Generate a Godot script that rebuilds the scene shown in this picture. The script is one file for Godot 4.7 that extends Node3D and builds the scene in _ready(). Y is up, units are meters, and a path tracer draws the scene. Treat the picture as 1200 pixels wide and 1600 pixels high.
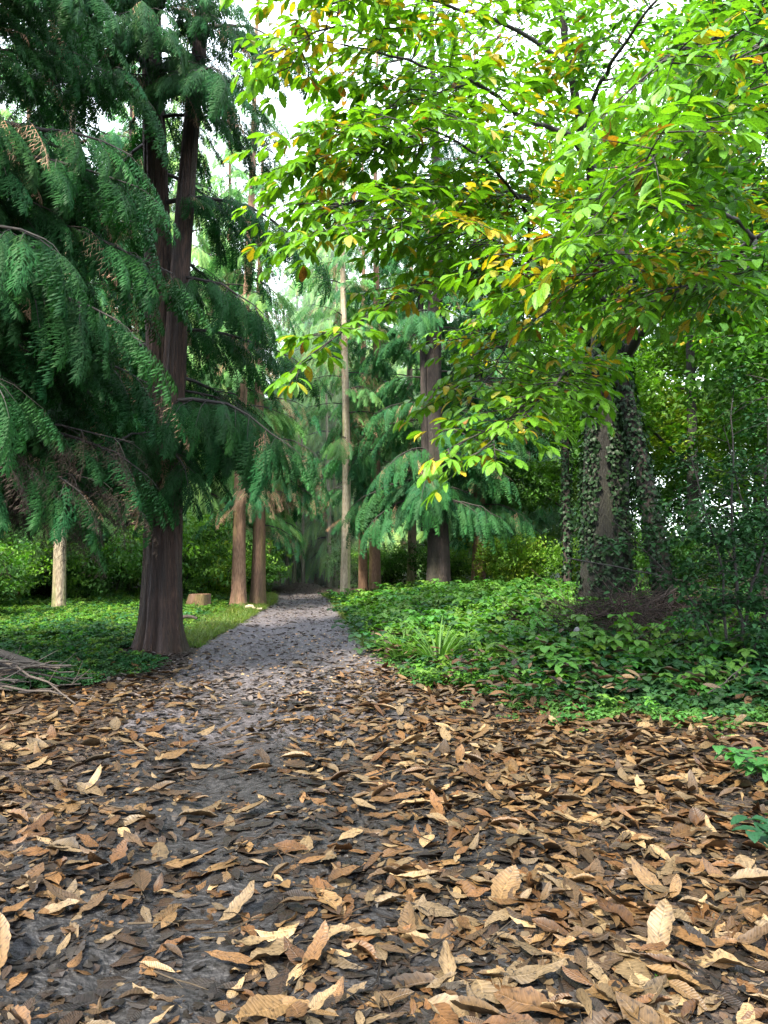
extends Node3D

const EYE := Vector3(0, 1.45, 0)
const PITCH := 3.66
const FOCAL := 1202.0

var rng := RandomNumberGenerator.new()
var M := {}
var names := {}
var hills := FastNoiseLite.new()
var clods := FastNoiseLite.new()
var patch := FastNoiseLite.new()
var bark_noise := FastNoiseLite.new()

# ------------------------------------------------------------------ mesh builder
class MB:
	var v := PackedVector3Array()
	var n := PackedVector3Array()
	var c := PackedColorArray()
	var uv := PackedVector2Array()
	var idx := PackedInt32Array()

	func tri(a: Vector3, b: Vector3, d: Vector3, ca := Color.WHITE, cb := Color.WHITE, cd := Color.WHITE, ua := Vector2.ZERO, ub := Vector2.ZERO, ud := Vector2.ZERO) -> void:
		var nn := (d - a).cross(b - a).normalized()
		var at := v.size()
		v.append(a); v.append(b); v.append(d)
		n.append(nn); n.append(nn); n.append(nn)
		c.append(ca); c.append(cb); c.append(cd)
		uv.append(ua); uv.append(ub); uv.append(ud)
		idx.append(at); idx.append(at + 1); idx.append(at + 2)

	func face(i: int, j: int, k: int) -> void:
		var g := (v[k] - v[i]).cross(v[j] - v[i])
		if g.dot(n[i] + n[j] + n[k]) < 0.0:
			idx.append(i); idx.append(k); idx.append(j)
		else:
			idx.append(i); idx.append(j); idx.append(k)

	func tube(pts: PackedVector3Array, rad: PackedFloat32Array, segs: int, col := Color.WHITE, cap := false) -> void:
		var first := v.size()
		var side := Vector3.ZERO
		var run := 0.0
		for i in pts.size():
			var t := (pts[mini(i + 1, pts.size() - 1)] - pts[maxi(i - 1, 0)]).normalized()
			if i == 0:
				side = t.cross(Vector3.UP if absf(t.y) < 0.9 else Vector3.RIGHT).normalized()
			else:
				run += pts[i].distance_to(pts[i - 1])
				side = (side - t * side.dot(t)).normalized()
			var other := t.cross(side)
			for s in segs:
				var a := TAU * s / segs
				var d := side * cos(a) + other * sin(a)
				v.append(pts[i] + d * rad[i]); n.append(d); c.append(col); uv.append(Vector2(float(s) / segs, run))
		for i in pts.size() - 1:
			for s in segs:
				var p := first + i * segs + s
				var q := first + i * segs + (s + 1) % segs
				face(p, q, p + segs)
				face(q, q + segs, p + segs)
		if cap:
			for e in [0, pts.size() - 1]:
				var t: Vector3 = (pts[0] - pts[1]).normalized() if e == 0 else (pts[e] - pts[e - 1]).normalized()
				var at := v.size()
				v.append(pts[e]); n.append(t); c.append(col); uv.append(Vector2.ZERO)
				for s in segs:
					v.append(v[first + e * segs + s]); n.append(t); c.append(col); uv.append(Vector2.ZERO)
				for s in segs:
					face(at, at + 1 + s, at + 1 + (s + 1) % segs)

	# a blade folded along its midrib; up is the side that faces the sky
	func blade(base: Vector3, dir: Vector3, up: Vector3, length: float, half: float, fold: float, droop: float, steps: int, col: Color, curl := 0.0, tooth := 0.0, belly := 0.42, wave := 0.0) -> void:
		var side := dir.cross(up).normalized()
		up = side.cross(dir).normalized()
		var first := v.size()
		var mids := PackedVector3Array()
		for k in steps + 1:
			var s := float(k) / steps
			var w := half * pow(maxf(sin(PI * pow(s, log(0.5) / log(belly))), 0.0), 0.72)
			if tooth > 0.0 and k % 2 == 1:
				w *= 1.0 - tooth
			var ang := droop * s
			var p := base + dir * (length * (sin(ang) / ang * s if absf(ang) > 0.01 else s)) - up * (length * s * (1.0 - cos(ang)) / maxf(absf(ang), 0.01) * signf(ang))
			var tdir := dir * cos(ang) - up * sin(ang)
			var tup := up * cos(ang) + dir * sin(ang)
			var f := fold + curl * s + wave * sin(s * 9.0)
			var f2 := fold + curl * (1.0 - s) + wave * sin(s * 8.0 + 2.0)
			var l := p - side * w * cos(f) + tup * w * sin(f)
			var r := p + side * w * cos(f2) + tup * w * sin(f2)
			for q in [l, p, r]:
				v.append(q); n.append(tup); c.append(col)
			uv.append(Vector2(s, 0.5 - 0.48 * w / half)); uv.append(Vector2(s, 0.5)); uv.append(Vector2(s, 0.5 + 0.48 * w / half))
			n[n.size() - 3] = (tup * cos(f) + side * sin(f)).normalized()
			n[n.size() - 1] = (tup * cos(f2) - side * sin(f2)).normalized()
			mids.append(tdir)
		for k in steps:
			var a := first + k * 3
			if k == 0:
				face(a + 1, a + 3, a + 4)
				face(a + 1, a + 4, a + 5)
			elif k == steps - 1:
				face(a, a + 1, a + 4)
				face(a + 1, a + 2, a + 4)
			else:
				face(a, a + 1, a + 4); face(a, a + 4, a + 3)
				face(a + 1, a + 2, a + 5); face(a + 1, a + 5, a + 4)

	func mesh(m: Material = null) -> ArrayMesh:
		var arr := []
		arr.resize(Mesh.ARRAY_MAX)
		arr[Mesh.ARRAY_VERTEX] = v
		arr[Mesh.ARRAY_NORMAL] = n
		arr[Mesh.ARRAY_COLOR] = c
		arr[Mesh.ARRAY_TEX_UV] = uv
		arr[Mesh.ARRAY_INDEX] = idx
		var am := ArrayMesh.new()
		am.add_surface_from_arrays(Mesh.PRIMITIVE_TRIANGLES, arr)
		if m:
			am.surface_set_material(0, m)
		return am

# where copies of one mesh go
class Spots:
	var at: Array[Transform3D] = []
	var tint := PackedColorArray()
	func add(t: Transform3D, col: Color) -> void:
		at.append(t); tint.append(col)

# ------------------------------------------------------------------ helpers
func rnd(a: float, b: float) -> float:
	return rng.randf_range(a, b)

func lin(r: float, g: float, b: float) -> Color:
	return Color(r, g, b).linear_to_srgb()

func pix(px: float, py: float, d: float) -> Vector3:
	var p := Vector3((px - 600.0) / FOCAL, -(py - 800.0) / FOCAL, -1.0) * d
	return EYE + p.rotated(Vector3.RIGHT, deg_to_rad(PITCH))

func numbered(called: String) -> String:
	var k: int = names.get(called, 0)
	names[called] = k + 1
	return called if k == 0 else "%s_%03d" % [called, k]

func tag(o: Node3D, label: String, category := "", group := "", kind := "") -> Node3D:
	if label: o.set_meta("label", label)
	if category: o.set_meta("category", category)
	if group: o.set_meta("group", group)
	if kind: o.set_meta("kind", kind)
	return o

func thing(called: String, label: String, category: String, where := Vector3.ZERO, group := "") -> Node3D:
	var o := Node3D.new()
	o.name = numbered(called)
	add_child(o)
	o.position = where
	tag(o, label, category, group)
	return o

func put(called: String, mesh: Mesh, mat: Material, parent: Node = self, where := Transform3D.IDENTITY) -> MeshInstance3D:
	var o := MeshInstance3D.new()
	o.name = numbered(called) if parent == self else called
	o.mesh = mesh
	if mat: o.material_override = mat
	o.transform = where
	parent.add_child(o, true)
	return o

func scatter(called: String, mesh: Mesh, mat: Material, spots: Spots, parent: Node = self) -> MultiMeshInstance3D:
	var mm := MultiMesh.new()
	mm.transform_format = MultiMesh.TRANSFORM_3D
	mm.use_colors = true
	mm.mesh = mesh
	mm.instance_count = spots.at.size()
	for i in spots.at.size():
		mm.set_instance_transform(i, spots.at[i])
		mm.set_instance_color(i, spots.tint[i])
	var o := MultiMeshInstance3D.new()
	o.name = numbered(called) if parent == self else called
	o.multimesh = mm
	o.material_override = mat
	o.set_meta("kind", "stuff")
	parent.add_child(o, true)
	return o

func copy(o: Node3D, called: String, where: Vector3, turn: float, size: Vector3, label: String, group: String) -> Node3D:
	var r: Node3D = o.duplicate()
	r.name = numbered(called)
	add_child(r)
	r.position = where
	r.rotation = Vector3(0, turn, 0)
	r.scale = size
	r.set_meta("label", label)
	r.set_meta("group", group)
	return r

func frame(at: Vector3, dir: Vector3, up: Vector3, size: float, wide := 1.0) -> Transform3D:
	var x := dir.normalized()
	var z := x.cross(up).normalized()
	var y := z.cross(x).normalized()
	return Transform3D(Basis(x * size, y * size, z * size * wide), at)

func noise_tex(freq: float, sd: int, ramp: Array, kind := FastNoiseLite.TYPE_SIMPLEX_SMOOTH, oct := 5, side := 512) -> NoiseTexture2D:
	var f := FastNoiseLite.new()
	f.seed = sd
	f.noise_type = kind
	f.frequency = freq
	f.fractal_octaves = oct
	var t := NoiseTexture2D.new()
	t.width = side
	t.height = side
	t.seamless = true
	t.noise = f
	if ramp:
		var g := Gradient.new()
		var offs := PackedFloat32Array()
		var cols := PackedColorArray()
		for k in ramp.size():
			offs.append(float(k) / maxf(ramp.size() - 1, 1))
			cols.append(ramp[k])
		g.offsets = offs
		g.colors = cols
		t.color_ramp = g
	return t

func bark(called: String, dark: Color, mid: Color, light: Color, stretch: Vector3, relief: float, sd: int, rough := 0.85) -> StandardMaterial3D:
	var m := StandardMaterial3D.new()
	m.resource_name = called
	m.albedo_texture = noise_tex(0.02, sd, [dark, dark.lerp(mid, 0.6), mid, mid.lerp(light, 0.5), light])
	m.vertex_color_use_as_albedo = true
	m.heightmap_enabled = true
	m.heightmap_texture = noise_tex(0.03, sd + 7, [], FastNoiseLite.TYPE_SIMPLEX_SMOOTH, 4)
	m.heightmap_scale = relief
	m.uv1_triplanar = true
	m.uv1_world_triplanar = true
	m.uv1_scale = stretch
	m.roughness = rough
	return m

func leaf_mat(called: String, rough: float, through: Color, tex: Texture2D = null, relief: Texture2D = null, scale := 0.0, shine := 0.35) -> StandardMaterial3D:
	var m := StandardMaterial3D.new()
	m.resource_name = called
	m.vertex_color_use_as_albedo = true
	m.roughness = rough
	m.cull_mode = BaseMaterial3D.CULL_DISABLED
	m.metallic_specular = shine
	if through.v > 0.0:
		m.backlight_enabled = true
		m.backlight = through
	if tex: m.albedo_texture = tex
	if relief:
		m.heightmap_enabled = true
		m.heightmap_texture = relief
		m.heightmap_scale = scale
	return m

func vein_images() -> Array:
	var w := 256
	var h := 128
	var col := Image.create(w, h, false, Image.FORMAT_RGB8)
	var hei := Image.create(w, h, false, Image.FORMAT_RGB8)
	var f := FastNoiseLite.new()
	f.seed = 91
	f.frequency = 0.03
	for y in h:
		for x in w:
			var u := float(x) / w
			var q := absf(float(y) / h - 0.5) * 2.0
			var ph := fposmod((u - q * 0.13) * 15.0, 1.0)
			var vein := exp(-pow(minf(ph, 1.0 - ph) / 0.09, 2.0))
			var rib := exp(-pow(q / 0.05, 2.0))
			var s := f.get_noise_2d(x, y)
			var g := 0.80 + 0.13 * s + 0.1 * vein + 0.14 * rib
			if s < -0.38: g *= 0.75
			g = clampf(g, 0.0, 1.0)
			col.set_pixel(x, y, Color(g, g, g * 0.97))
			var e := clampf(0.55 + 0.25 * sin(PI * ph) - 0.35 * rib, 0.0, 1.0)
			hei.set_pixel(x, y, Color(e, e, e))
	return [ImageTexture.create_from_image(col), ImageTexture.create_from_image(hei)]

func materials() -> void:
	var veins := vein_images()
	M.cedar_bark = bark("cedar_bark", lin(0.004, 0.0025, 0.002), lin(0.034, 0.0165, 0.010), lin(0.115, 0.064, 0.042), Vector3(4.2, 0.28, 4.2), 6.0, 11)
	M.dark_bark = bark("dark_bark", lin(0.005, 0.004, 0.0035), lin(0.02, 0.013, 0.010), lin(0.07, 0.045, 0.034), Vector3(3, 0.35, 3), 3.0, 12)
	M.tan_bark = bark("tan_bark", lin(0.06, 0.03, 0.018), lin(0.17, 0.095, 0.055), lin(0.30, 0.19, 0.12), Vector3(2.6, 0.35, 2.6), 2.5, 13)
	M.pale_bark = bark("pale_bark", lin(0.06, 0.045, 0.03), lin(0.18, 0.145, 0.095), lin(0.32, 0.27, 0.19), Vector3(2.2, 0.5, 2.2), 1.5, 14)
	M.larch_bark = bark("larch_bark", lin(0.2, 0.15, 0.095), lin(0.42, 0.34, 0.23), lin(0.55, 0.47, 0.34), Vector3(2.2, 0.5, 2.2), 1.5, 20)
	M.mossy_bark = bark("mossy_bark", lin(0.003, 0.003, 0.002), lin(0.012, 0.011, 0.006), lin(0.038, 0.035, 0.018), Vector3(3.4, 0.35, 3.4), 6.0, 15)
	M.twig = bark("twig_wood", lin(0.004, 0.0035, 0.003), lin(0.012, 0.0095, 0.0075), lin(0.03, 0.024, 0.018), Vector3(6, 6, 6), 0.5, 16)
	M.dead_wood = bark("dead_wood", lin(0.012, 0.009, 0.007), lin(0.035, 0.026, 0.02), lin(0.085, 0.065, 0.05), Vector3(5, 5, 5), 0.8, 17)
	M.grey_wood = bark("grey_wood", lin(0.05, 0.05, 0.048), lin(0.13, 0.125, 0.125), lin(0.24, 0.235, 0.23), Vector3(5, 5, 5), 1.0, 18)
	M.cut_wood = bark("cut_wood", lin(0.10, 0.045, 0.02), lin(0.16, 0.075, 0.035), lin(0.24, 0.13, 0.07), Vector3(8, 8, 8), 0.5, 19)
	M.spray = leaf_mat("cedar_leaf", 0.5, Color(0.65, 0.85, 0.45), null, null, 0.0, 0.18)
	M.dry_spray = leaf_mat("dry_cedar_leaf", 0.8, Color(0.4, 0.35, 0.3))
	M.leaf = leaf_mat("broad_leaf", 0.4, Color(1.0, 1.0, 0.55), veins[0], veins[1], 0.25)
	M.herb = leaf_mat("herb_leaf", 0.5, Color(0.9, 1.0, 0.5), veins[0])
	M.ivy = leaf_mat("ivy_leaf", 0.45, Color(0.5, 0.6, 0.3), null, null, 0.0, 0.25)
	M.fallen = leaf_mat("fallen_leaf", 0.5, Color(0.3, 0.25, 0.15), veins[0], veins[1], 0.35)
	M.fallen.albedo_color = lin(0.3, 0.3, 0.3)
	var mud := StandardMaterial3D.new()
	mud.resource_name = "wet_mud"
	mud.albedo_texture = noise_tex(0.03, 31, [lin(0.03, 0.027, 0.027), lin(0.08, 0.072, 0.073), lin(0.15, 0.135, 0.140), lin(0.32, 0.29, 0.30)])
	mud.roughness_texture = noise_tex(0.012, 32, [Color(0.42, 0.42, 0.42), Color(0.65, 0.65, 0.65), Color(0.95, 0.95, 0.95)])
	mud.roughness = 0.92
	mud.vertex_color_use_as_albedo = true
	mud.heightmap_enabled = true
	mud.heightmap_texture = noise_tex(0.05, 33, [], FastNoiseLite.TYPE_SIMPLEX_SMOOTH, 6)
	mud.heightmap_scale = 1.8
	mud.metallic_specular = 0.35
	mud.uv1_triplanar = true
	mud.uv1_world_triplanar = true
	mud.uv1_scale = Vector3(0.9, 0.9, 0.9)
	M.mud = mud
	var soil: StandardMaterial3D = mud.duplicate()
	soil.resource_name = "leaf_mould"
	soil.albedo_texture = noise_tex(0.04, 35, [lin(0.009, 0.007, 0.005), lin(0.02, 0.013, 0.01), lin(0.035, 0.024, 0.016), lin(0.065, 0.043, 0.028)])
	soil.heightmap_scale = 4.0
	soil.roughness_texture = null
	soil.roughness = 0.8
	M.soil = soil

# ------------------------------------------------------------------ the lie of the land
func table(z: float, rows: Array) -> float:
	for k in rows.size() - 1:
		if z >= rows[k + 1][0]:
			var t := clampf((z - rows[k][0]) / (rows[k + 1][0] - rows[k][0]), 0.0, 1.0)
			return lerpf(rows[k][1], rows[k + 1][1], t * t * (3.0 - 2.0 * t) * 0.5 + t * 0.5)
	return rows[rows.size() - 1][1]

func path_mid(z: float) -> float:
	return table(z, [[3.0, -0.2], [-3.0, -0.45], [-9.6, -1.2], [-14.3, -1.85], [-25.8, -2.66], [-36.0, -4.0], [-50.0, -6.5], [-80.0, -12.0]])

func path_half(z: float) -> float:
	return table(z, [[3.0, 1.3], [-3.0, 1.35], [-9.6, 1.5], [-14.3, 1.42], [-25.8, 1.1], [-80.0, 1.0]])

func land(x: float, z: float) -> float:
	var out := absf(x - path_mid(z)) - path_half(z)
	var far := smoothstep(-7.5, -13.0, z)
	var h := 0.0
	if x > path_mid(z):
		h += smoothstep(0.2, 3.6, out) * 0.28 * far + smoothstep(1.0, 4.0, out) * 0.05
	else:
		h += smoothstep(0.0, 3.0, out) * 0.14 * far
	h += hills.get_noise_2d(x, z) * 0.09 * smoothstep(-0.4, 1.5, out)
	h += 0.42 * exp(-(pow((x + 4.0) / 1.3, 2.0) + pow((z + 37.5) / 1.2, 2.0)))
	return h

func mud_height(x: float, z: float) -> float:
	var u := (x - path_mid(z)) / path_half(z)
	return land(x, z) - 0.05 * exp(-pow((u + 0.35) / 0.25, 2.0)) - 0.04 * exp(-pow((u - 0.4) / 0.22, 2.0)) + clods.get_noise_2d(x, z) * 0.05 + 0.012

func floor_height(x: float, z: float) -> float:
	var u := absf(x - path_mid(z)) / path_half(z)
	var soil := land(x, z) + clods.get_noise_2d(x + 40.0, z) * 0.025
	return soil - 0.12 * (1.0 - smoothstep(0.82, 1.0, u))

func top_height(x: float, z: float) -> float:
	return maxf(mud_height(x, z) - 0.1 * smoothstep(0.93, 1.05, absf(x - path_mid(z)) / path_half(z)), floor_height(x, z))

func sheet(xs: PackedFloat32Array, zs: PackedFloat32Array, height: Callable, follow: bool) -> ArrayMesh:
	var b := MB.new()
	var w := xs.size()
	for z in zs:
		for x0 in xs:
			var x := x0
			if follow:
				x = path_mid(z) + x0 * path_half(z)
			b.v.append(Vector3(x, height.call(x, z), z))
			b.n.append(Vector3.UP)
			b.c.append(Color.WHITE if not follow else Color(0.10, 0.102, 0.10).lerp(Color(0.66, 0.65, 0.67), smoothstep(-5.0, -12.0, z + hills.get_noise_2d(x, z) * 2.5)).lerp(Color(0.2, 0.14, 0.09), smoothstep(-33.0, -36.5, z)))  # middle stretch paled: sky sheen on wet mud painted into the colour; mound brown
			b.uv.append(Vector2(x, z))
	for j in zs.size():
		for i in w:
			var l := b.v[j * w + maxi(i - 1, 0)]
			var r := b.v[j * w + mini(i + 1, w - 1)]
			var f := b.v[maxi(j - 1, 0) * w + i]
			var k := b.v[mini(j + 1, zs.size() - 1) * w + i]
			var nn := (k - f).cross(r - l).normalized()
			b.n[j * w + i] = nn if nn.y > 0.0 else -nn
	for j in zs.size() - 1:
		for i in w - 1:
			var p := j * w + i
			b.face(p, p + 1, p + w)
			b.face(p + 1, p + w + 1, p + w)
	return b.mesh()

func path_edge(x: float, z: float) -> float:
	return mud_height(x, z) - 0.1 * smoothstep(0.93, 1.05, absf(x - path_mid(z)) / path_half(z))

# ------------------------------------------------------------------ shapes
func spray_mesh(sd: int, dry := false) -> ArrayMesh:
	rng.seed = sd
	var b := MB.new()
	var f := func(x: float) -> Vector3: return Vector3(x, -0.30 * x * x, 0.04 * sin(x * 4.0 + sd))
	var wood := Color(0.7, 0.55, 0.45)
	for k in 5:
		var p: Vector3 = f.call(k / 5.0)
		var q: Vector3 = f.call((k + 1) / 5.0)
		var w := 0.010 * (1.0 - k / 5.5)
		b.tri(p + Vector3(0, 0, w), q, p - Vector3(0, 0, w), wood, wood, wood)
	var count := 9 if dry else 11
	for k in count:
		for s in [-1.0, 1.0]:
			var x: float = 0.06 + 0.92 * (k + rnd(0.0, 0.5)) / count
			var p: Vector3 = f.call(x)
			var a: float = deg_to_rad(lerpf(62.0, 28.0, x) + rnd(-9, 9)) * s
			var l: float = 0.36 * pow(1.04 - x, 0.62) * minf(1.0, x * 4.0 + 0.4) * rnd(0.75, 1.15)
			var d := Vector3(cos(a), -0.25 - 0.3 * x, sin(a)).normalized()
			var sag := rnd(0.35, 0.8)
			var pts := []
			for j in 4:
				var t := j / 3.0
				pts.append(p + d * l * t + Vector3(0, -sag * l * t * t, 0))
			var side := d.cross(Vector3.UP).normalized()
			for j in 3:
				var w := (0.004 if dry else 0.018) * (1.0 - j / 3.4)
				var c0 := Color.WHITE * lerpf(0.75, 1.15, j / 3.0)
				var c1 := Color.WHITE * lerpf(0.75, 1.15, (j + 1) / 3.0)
				b.tri(pts[j] + side * w, pts[j + 1], pts[j] - side * w, c0, c1, c0)
				for e in [-1.0, 1.0]:
					if rng.randf() < (0.4 if dry else 0.13): continue
					var bd: Vector3 = (pts[j + 1] - pts[j]).normalized()
					var fd: Vector3 = (bd * 0.8 + side * e * rnd(0.45, 0.75) + Vector3(0, rnd(-0.35, 0.0), 0)).normalized()
					var fl := rnd(0.07, 0.18) * (1.0 - 0.17 * j)
					var fw: Vector3 = fd.cross(Vector3.UP).normalized() * (0.005 if dry else 0.0145)
					var fb: Vector3 = pts[j].lerp(pts[j + 1], rnd(0.1, 0.5))
					var ft := fb + fd * fl + Vector3.DOWN * fl * 0.18
					var fm := fb + fd * fl * 0.5
					b.tri(fb, fm + fw, fm - fw, c0, c1, c1)
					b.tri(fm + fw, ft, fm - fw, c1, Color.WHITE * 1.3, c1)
	return b.mesh()

func chestnut_leaf(sd: int) -> ArrayMesh:
	rng.seed = sd
	var b := MB.new()
	var stalk := Color(0.9, 0.8, 0.6)
	b.tri(Vector3(0, 0, 0.008), Vector3(0.1, 0.0, 0), Vector3(0, 0, -0.008), stalk, stalk, stalk)
	b.blade(Vector3(0.09, 0, 0), Vector3.RIGHT, Vector3.UP, 0.91, rnd(0.17, 0.21), rnd(0.12, 0.4), rnd(0.15, 0.9), 11, Color.WHITE, 0.0, 0.13, rnd(0.48, 0.56), rnd(0.0, 0.12))
	return b.mesh()

# every fallen leaf has a fold, roll and wear of its own
func fallen_leaf(b: MB, tr: Transform3D, col: Color, steps: int, flat: float) -> void:
	var at := b.v.size()
	var kind := rng.randi_range(0, 4)
	var fold: float = [rnd(-0.15, 0.25), rnd(0.2, 0.6), rnd(0.8, 1.35), rnd(-0.5, -0.1), rnd(0.0, 0.4)][kind]
	var bend: float = [rnd(-0.5, 0.6), rnd(-1.0, 1.2), rnd(-0.7, 0.9), rnd(0.5, 1.8), rnd(-0.4, 0.5)][kind]
	if steps > 4:
		b.tri(Vector3(-0.62, 0.03, 0.007), Vector3(-0.48, 0, 0), Vector3(-0.62, 0.03, -0.007), col, col, col)
	b.blade(Vector3(-0.5, 0, 0), Vector3.RIGHT, Vector3.UP, 1.0, rnd(0.15, 0.25), fold * flat, bend * flat, steps, col, rnd(-0.8, 0.9) * flat, 0.12 if steps > 8 else 0.0, rnd(0.42, 0.58), rnd(0.05, 0.4) * flat)
	var rot := rnd(-0.35, 0.6)
	var from := rnd(-0.4, 0.9)
	for k in range(at, b.v.size()):
		var q := b.v[k]
		var worn := smoothstep(from, from + 0.5, q.x + absf(q.z) * 1.5) * rot
		b.c[k] = b.c[k] * clampf(1.0 - worn, 0.3, 1.3) * rnd(0.85, 1.15)
		q += Vector3(rnd(-1, 1), rnd(-1, 1), rnd(-1, 1)) * 0.014
		b.v[k] = tr * q
		b.n[k] = (tr.basis * b.n[k]).normalized()

func scrap_mesh(sd: int) -> ArrayMesh:
	rng.seed = sd
	var b := MB.new()
	var n := 6
	var ring := []
	for k in n:
		var a := TAU * k / n
		ring.append(Vector3(cos(a) * rnd(0.3, 0.9), rnd(-0.15, 0.25), sin(a) * rnd(0.2, 0.6)))
	for k in n:
		b.tri(Vector3(0, 0.1, 0), ring[k], ring[(k + 1) % n])
	return b.mesh()

func small_leaf(sd: int, wide: float) -> ArrayMesh:
	rng.seed = sd
	var b := MB.new()
	b.blade(Vector3.ZERO, Vector3.RIGHT, Vector3.UP, 1.0, wide, 0.25, 0.5, 4, Color.WHITE, 0.0, 0.0, 0.4)
	return b.mesh()

# a tuft of broad leaves round a twig end, about one metre across
func leaf_clump(sd: int, count: int, size: float, wide: float) -> ArrayMesh:
	rng.seed = sd
	var b := MB.new()
	for k in count:
		var p := Vector3(rnd(-1, 1), rnd(-0.5, 0.5), rnd(-1, 1))
		if p.length() > 1.0: p = p.normalized()
		p *= 0.45
		var a := rnd(0, TAU)
		var d := Vector3(cos(a), rnd(-0.7, 0.15), sin(a)).normalized()
		var up := Vector3(rnd(-0.5, 0.5), 1, rnd(-0.5, 0.5)).normalized()
		b.blade(p, d, up, size * rnd(0.7, 1.2), size * wide, rnd(0.1, 0.4), rnd(0.2, 0.9), 3, Color.WHITE * rnd(0.75, 1.2))
	return b.mesh()

func herb_mesh(sd: int, levels: int, leaf: float, wide: float, bend: float) -> ArrayMesh:
	rng.seed = sd
	var b := MB.new()
	for s in 3:
		var az := rnd(0, TAU)
		var lean := Vector3(cos(az), 0, sin(az)) * rnd(0.1, bend)
		var tall := rnd(0.65, 1.0)
		var pts := PackedVector3Array()
		var rad := PackedFloat32Array()
		for k in 4:
			var t := k / 3.0
			pts.append(Vector3(lean.x * t * t, tall * (t - bend * 0.35 * t * t), lean.z * t * t) + Vector3(cos(az + 1) * 0.12, 0, sin(az + 1) * 0.12))
			rad.append(0.012 * (1.2 - t))
		b.tube(pts, rad, 3, Color(0.7, 0.8, 0.6))
		for k in levels:
			var t := 0.25 + 0.75 * (k + 1.0) / levels
			var i := mini(int(t * 3.0), 2)
			var p := pts[i].lerp(pts[i + 1], t * 3.0 - i)
			var tw := rnd(0, TAU)
			for e in (2 if k < levels - 1 else 4):
				var a: float = tw + e * (PI if k < levels - 1 else PI / 2) + rnd(-0.3, 0.3)
				var d := Vector3(cos(a), rnd(-0.35, 0.3), sin(a)).normalized()
				b.blade(p, d, Vector3.UP, leaf * rnd(0.7, 1.15) * (1.15 - 0.35 * t), leaf * wide, 0.25, rnd(0.3, 1.0), 3, Color.WHITE * rnd(0.75, 1.25))
	return b.mesh()

func trunk(h: float, r0: float, r1: float, flare: float, ridge: float, bend: Vector3, sd: int, segs: int, rings: int, sink := 0.3) -> ArrayMesh:
	var b := MB.new()
	for i in rings + 1:
		var t := pow(float(i) / rings, 1.5)
		var y := t * (h + sink) - sink
		var yy := maxf(y, 0.0)
		var mid := bend * pow(yy / h, 1.3) + Vector3(sin(yy * 0.45 + sd) - sin(float(sd)), 0, cos(yy * 0.37 + sd) - cos(float(sd))) * r0 * 0.18
		var r := lerpf(r0, r1, pow(yy / h, 0.85))
		for s in segs:
			var a := TAU * s / segs
			var but := 0.55 + 0.45 * bark_noise.get_noise_3d(cos(a) * 60.0 + sd * 31.0, sin(a) * 60.0, 5.0) * 2.0
			var rr := r * (1.0 + flare * but * exp(-maxf(y, -0.1) / (r0 * 1.3)) + ridge * bark_noise.get_noise_3d(cos(a) * 130.0 + sd * 17.0, y * 9.0, sin(a) * 130.0) + ridge * 1.2 * bark_noise.get_noise_3d(cos(a) * 35.0, y * 3.0 + sd * 9.0, sin(a) * 35.0))
			b.v.append(Vector3(cos(a) * rr, y, sin(a) * rr) + mid)
			b.n.append(Vector3(cos(a), 0, sin(a)))
			var stain := 0.95 + 1.1 * bark_noise.get_noise_3d(cos(a) * 14.0 + sd * 5.0, y * 11.0, sin(a) * 14.0)
			var moss := clampf(smoothstep(0.9, 0.0, y) * 0.5 + 1.6 * bark_noise.get_noise_3d(cos(a) * 20.0, y * 7.0 + sd * 3.0, sin(a) * 20.0 + 70.0), 0.0, 0.7)
			b.c.append(Color(1, 1, 1).lerp(Color(0.55, 0.8, 0.3), moss) * clampf(stain, 0.45, 1.4))
			b.uv.append(Vector2(float(s) / segs, y))
	for i in rings:
		for s in segs:
			var p := i * segs + s
			var q := i * segs + (s + 1) % segs
			b.face(p, q, p + segs)
			b.face(q, q + segs, p + segs)
	for i in rings + 1:
		for s in segs:
			var l := b.v[i * segs + (s + segs - 1) % segs]
			var r := b.v[i * segs + (s + 1) % segs]
			var u := b.v[mini(i + 1, rings) * segs + s]
			var d := b.v[maxi(i - 1, 0) * segs + s]
			var nn := (u - d).cross(r - l).normalized()
			b.n[i * segs + s] = nn if nn.dot(b.n[i * segs + s]) > 0.0 else -nn
	return b.mesh()

func trunk_mid(h: float, r0: float, bend: Vector3, sd: int, y: float) -> Vector3:
	return bend * pow(y / h, 1.3) + Vector3(sin(y * 0.45 + sd) - sin(float(sd)), 0, cos(y * 0.37 + sd) - cos(float(sd))) * r0 * 0.18 + Vector3(0, y, 0)

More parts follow.
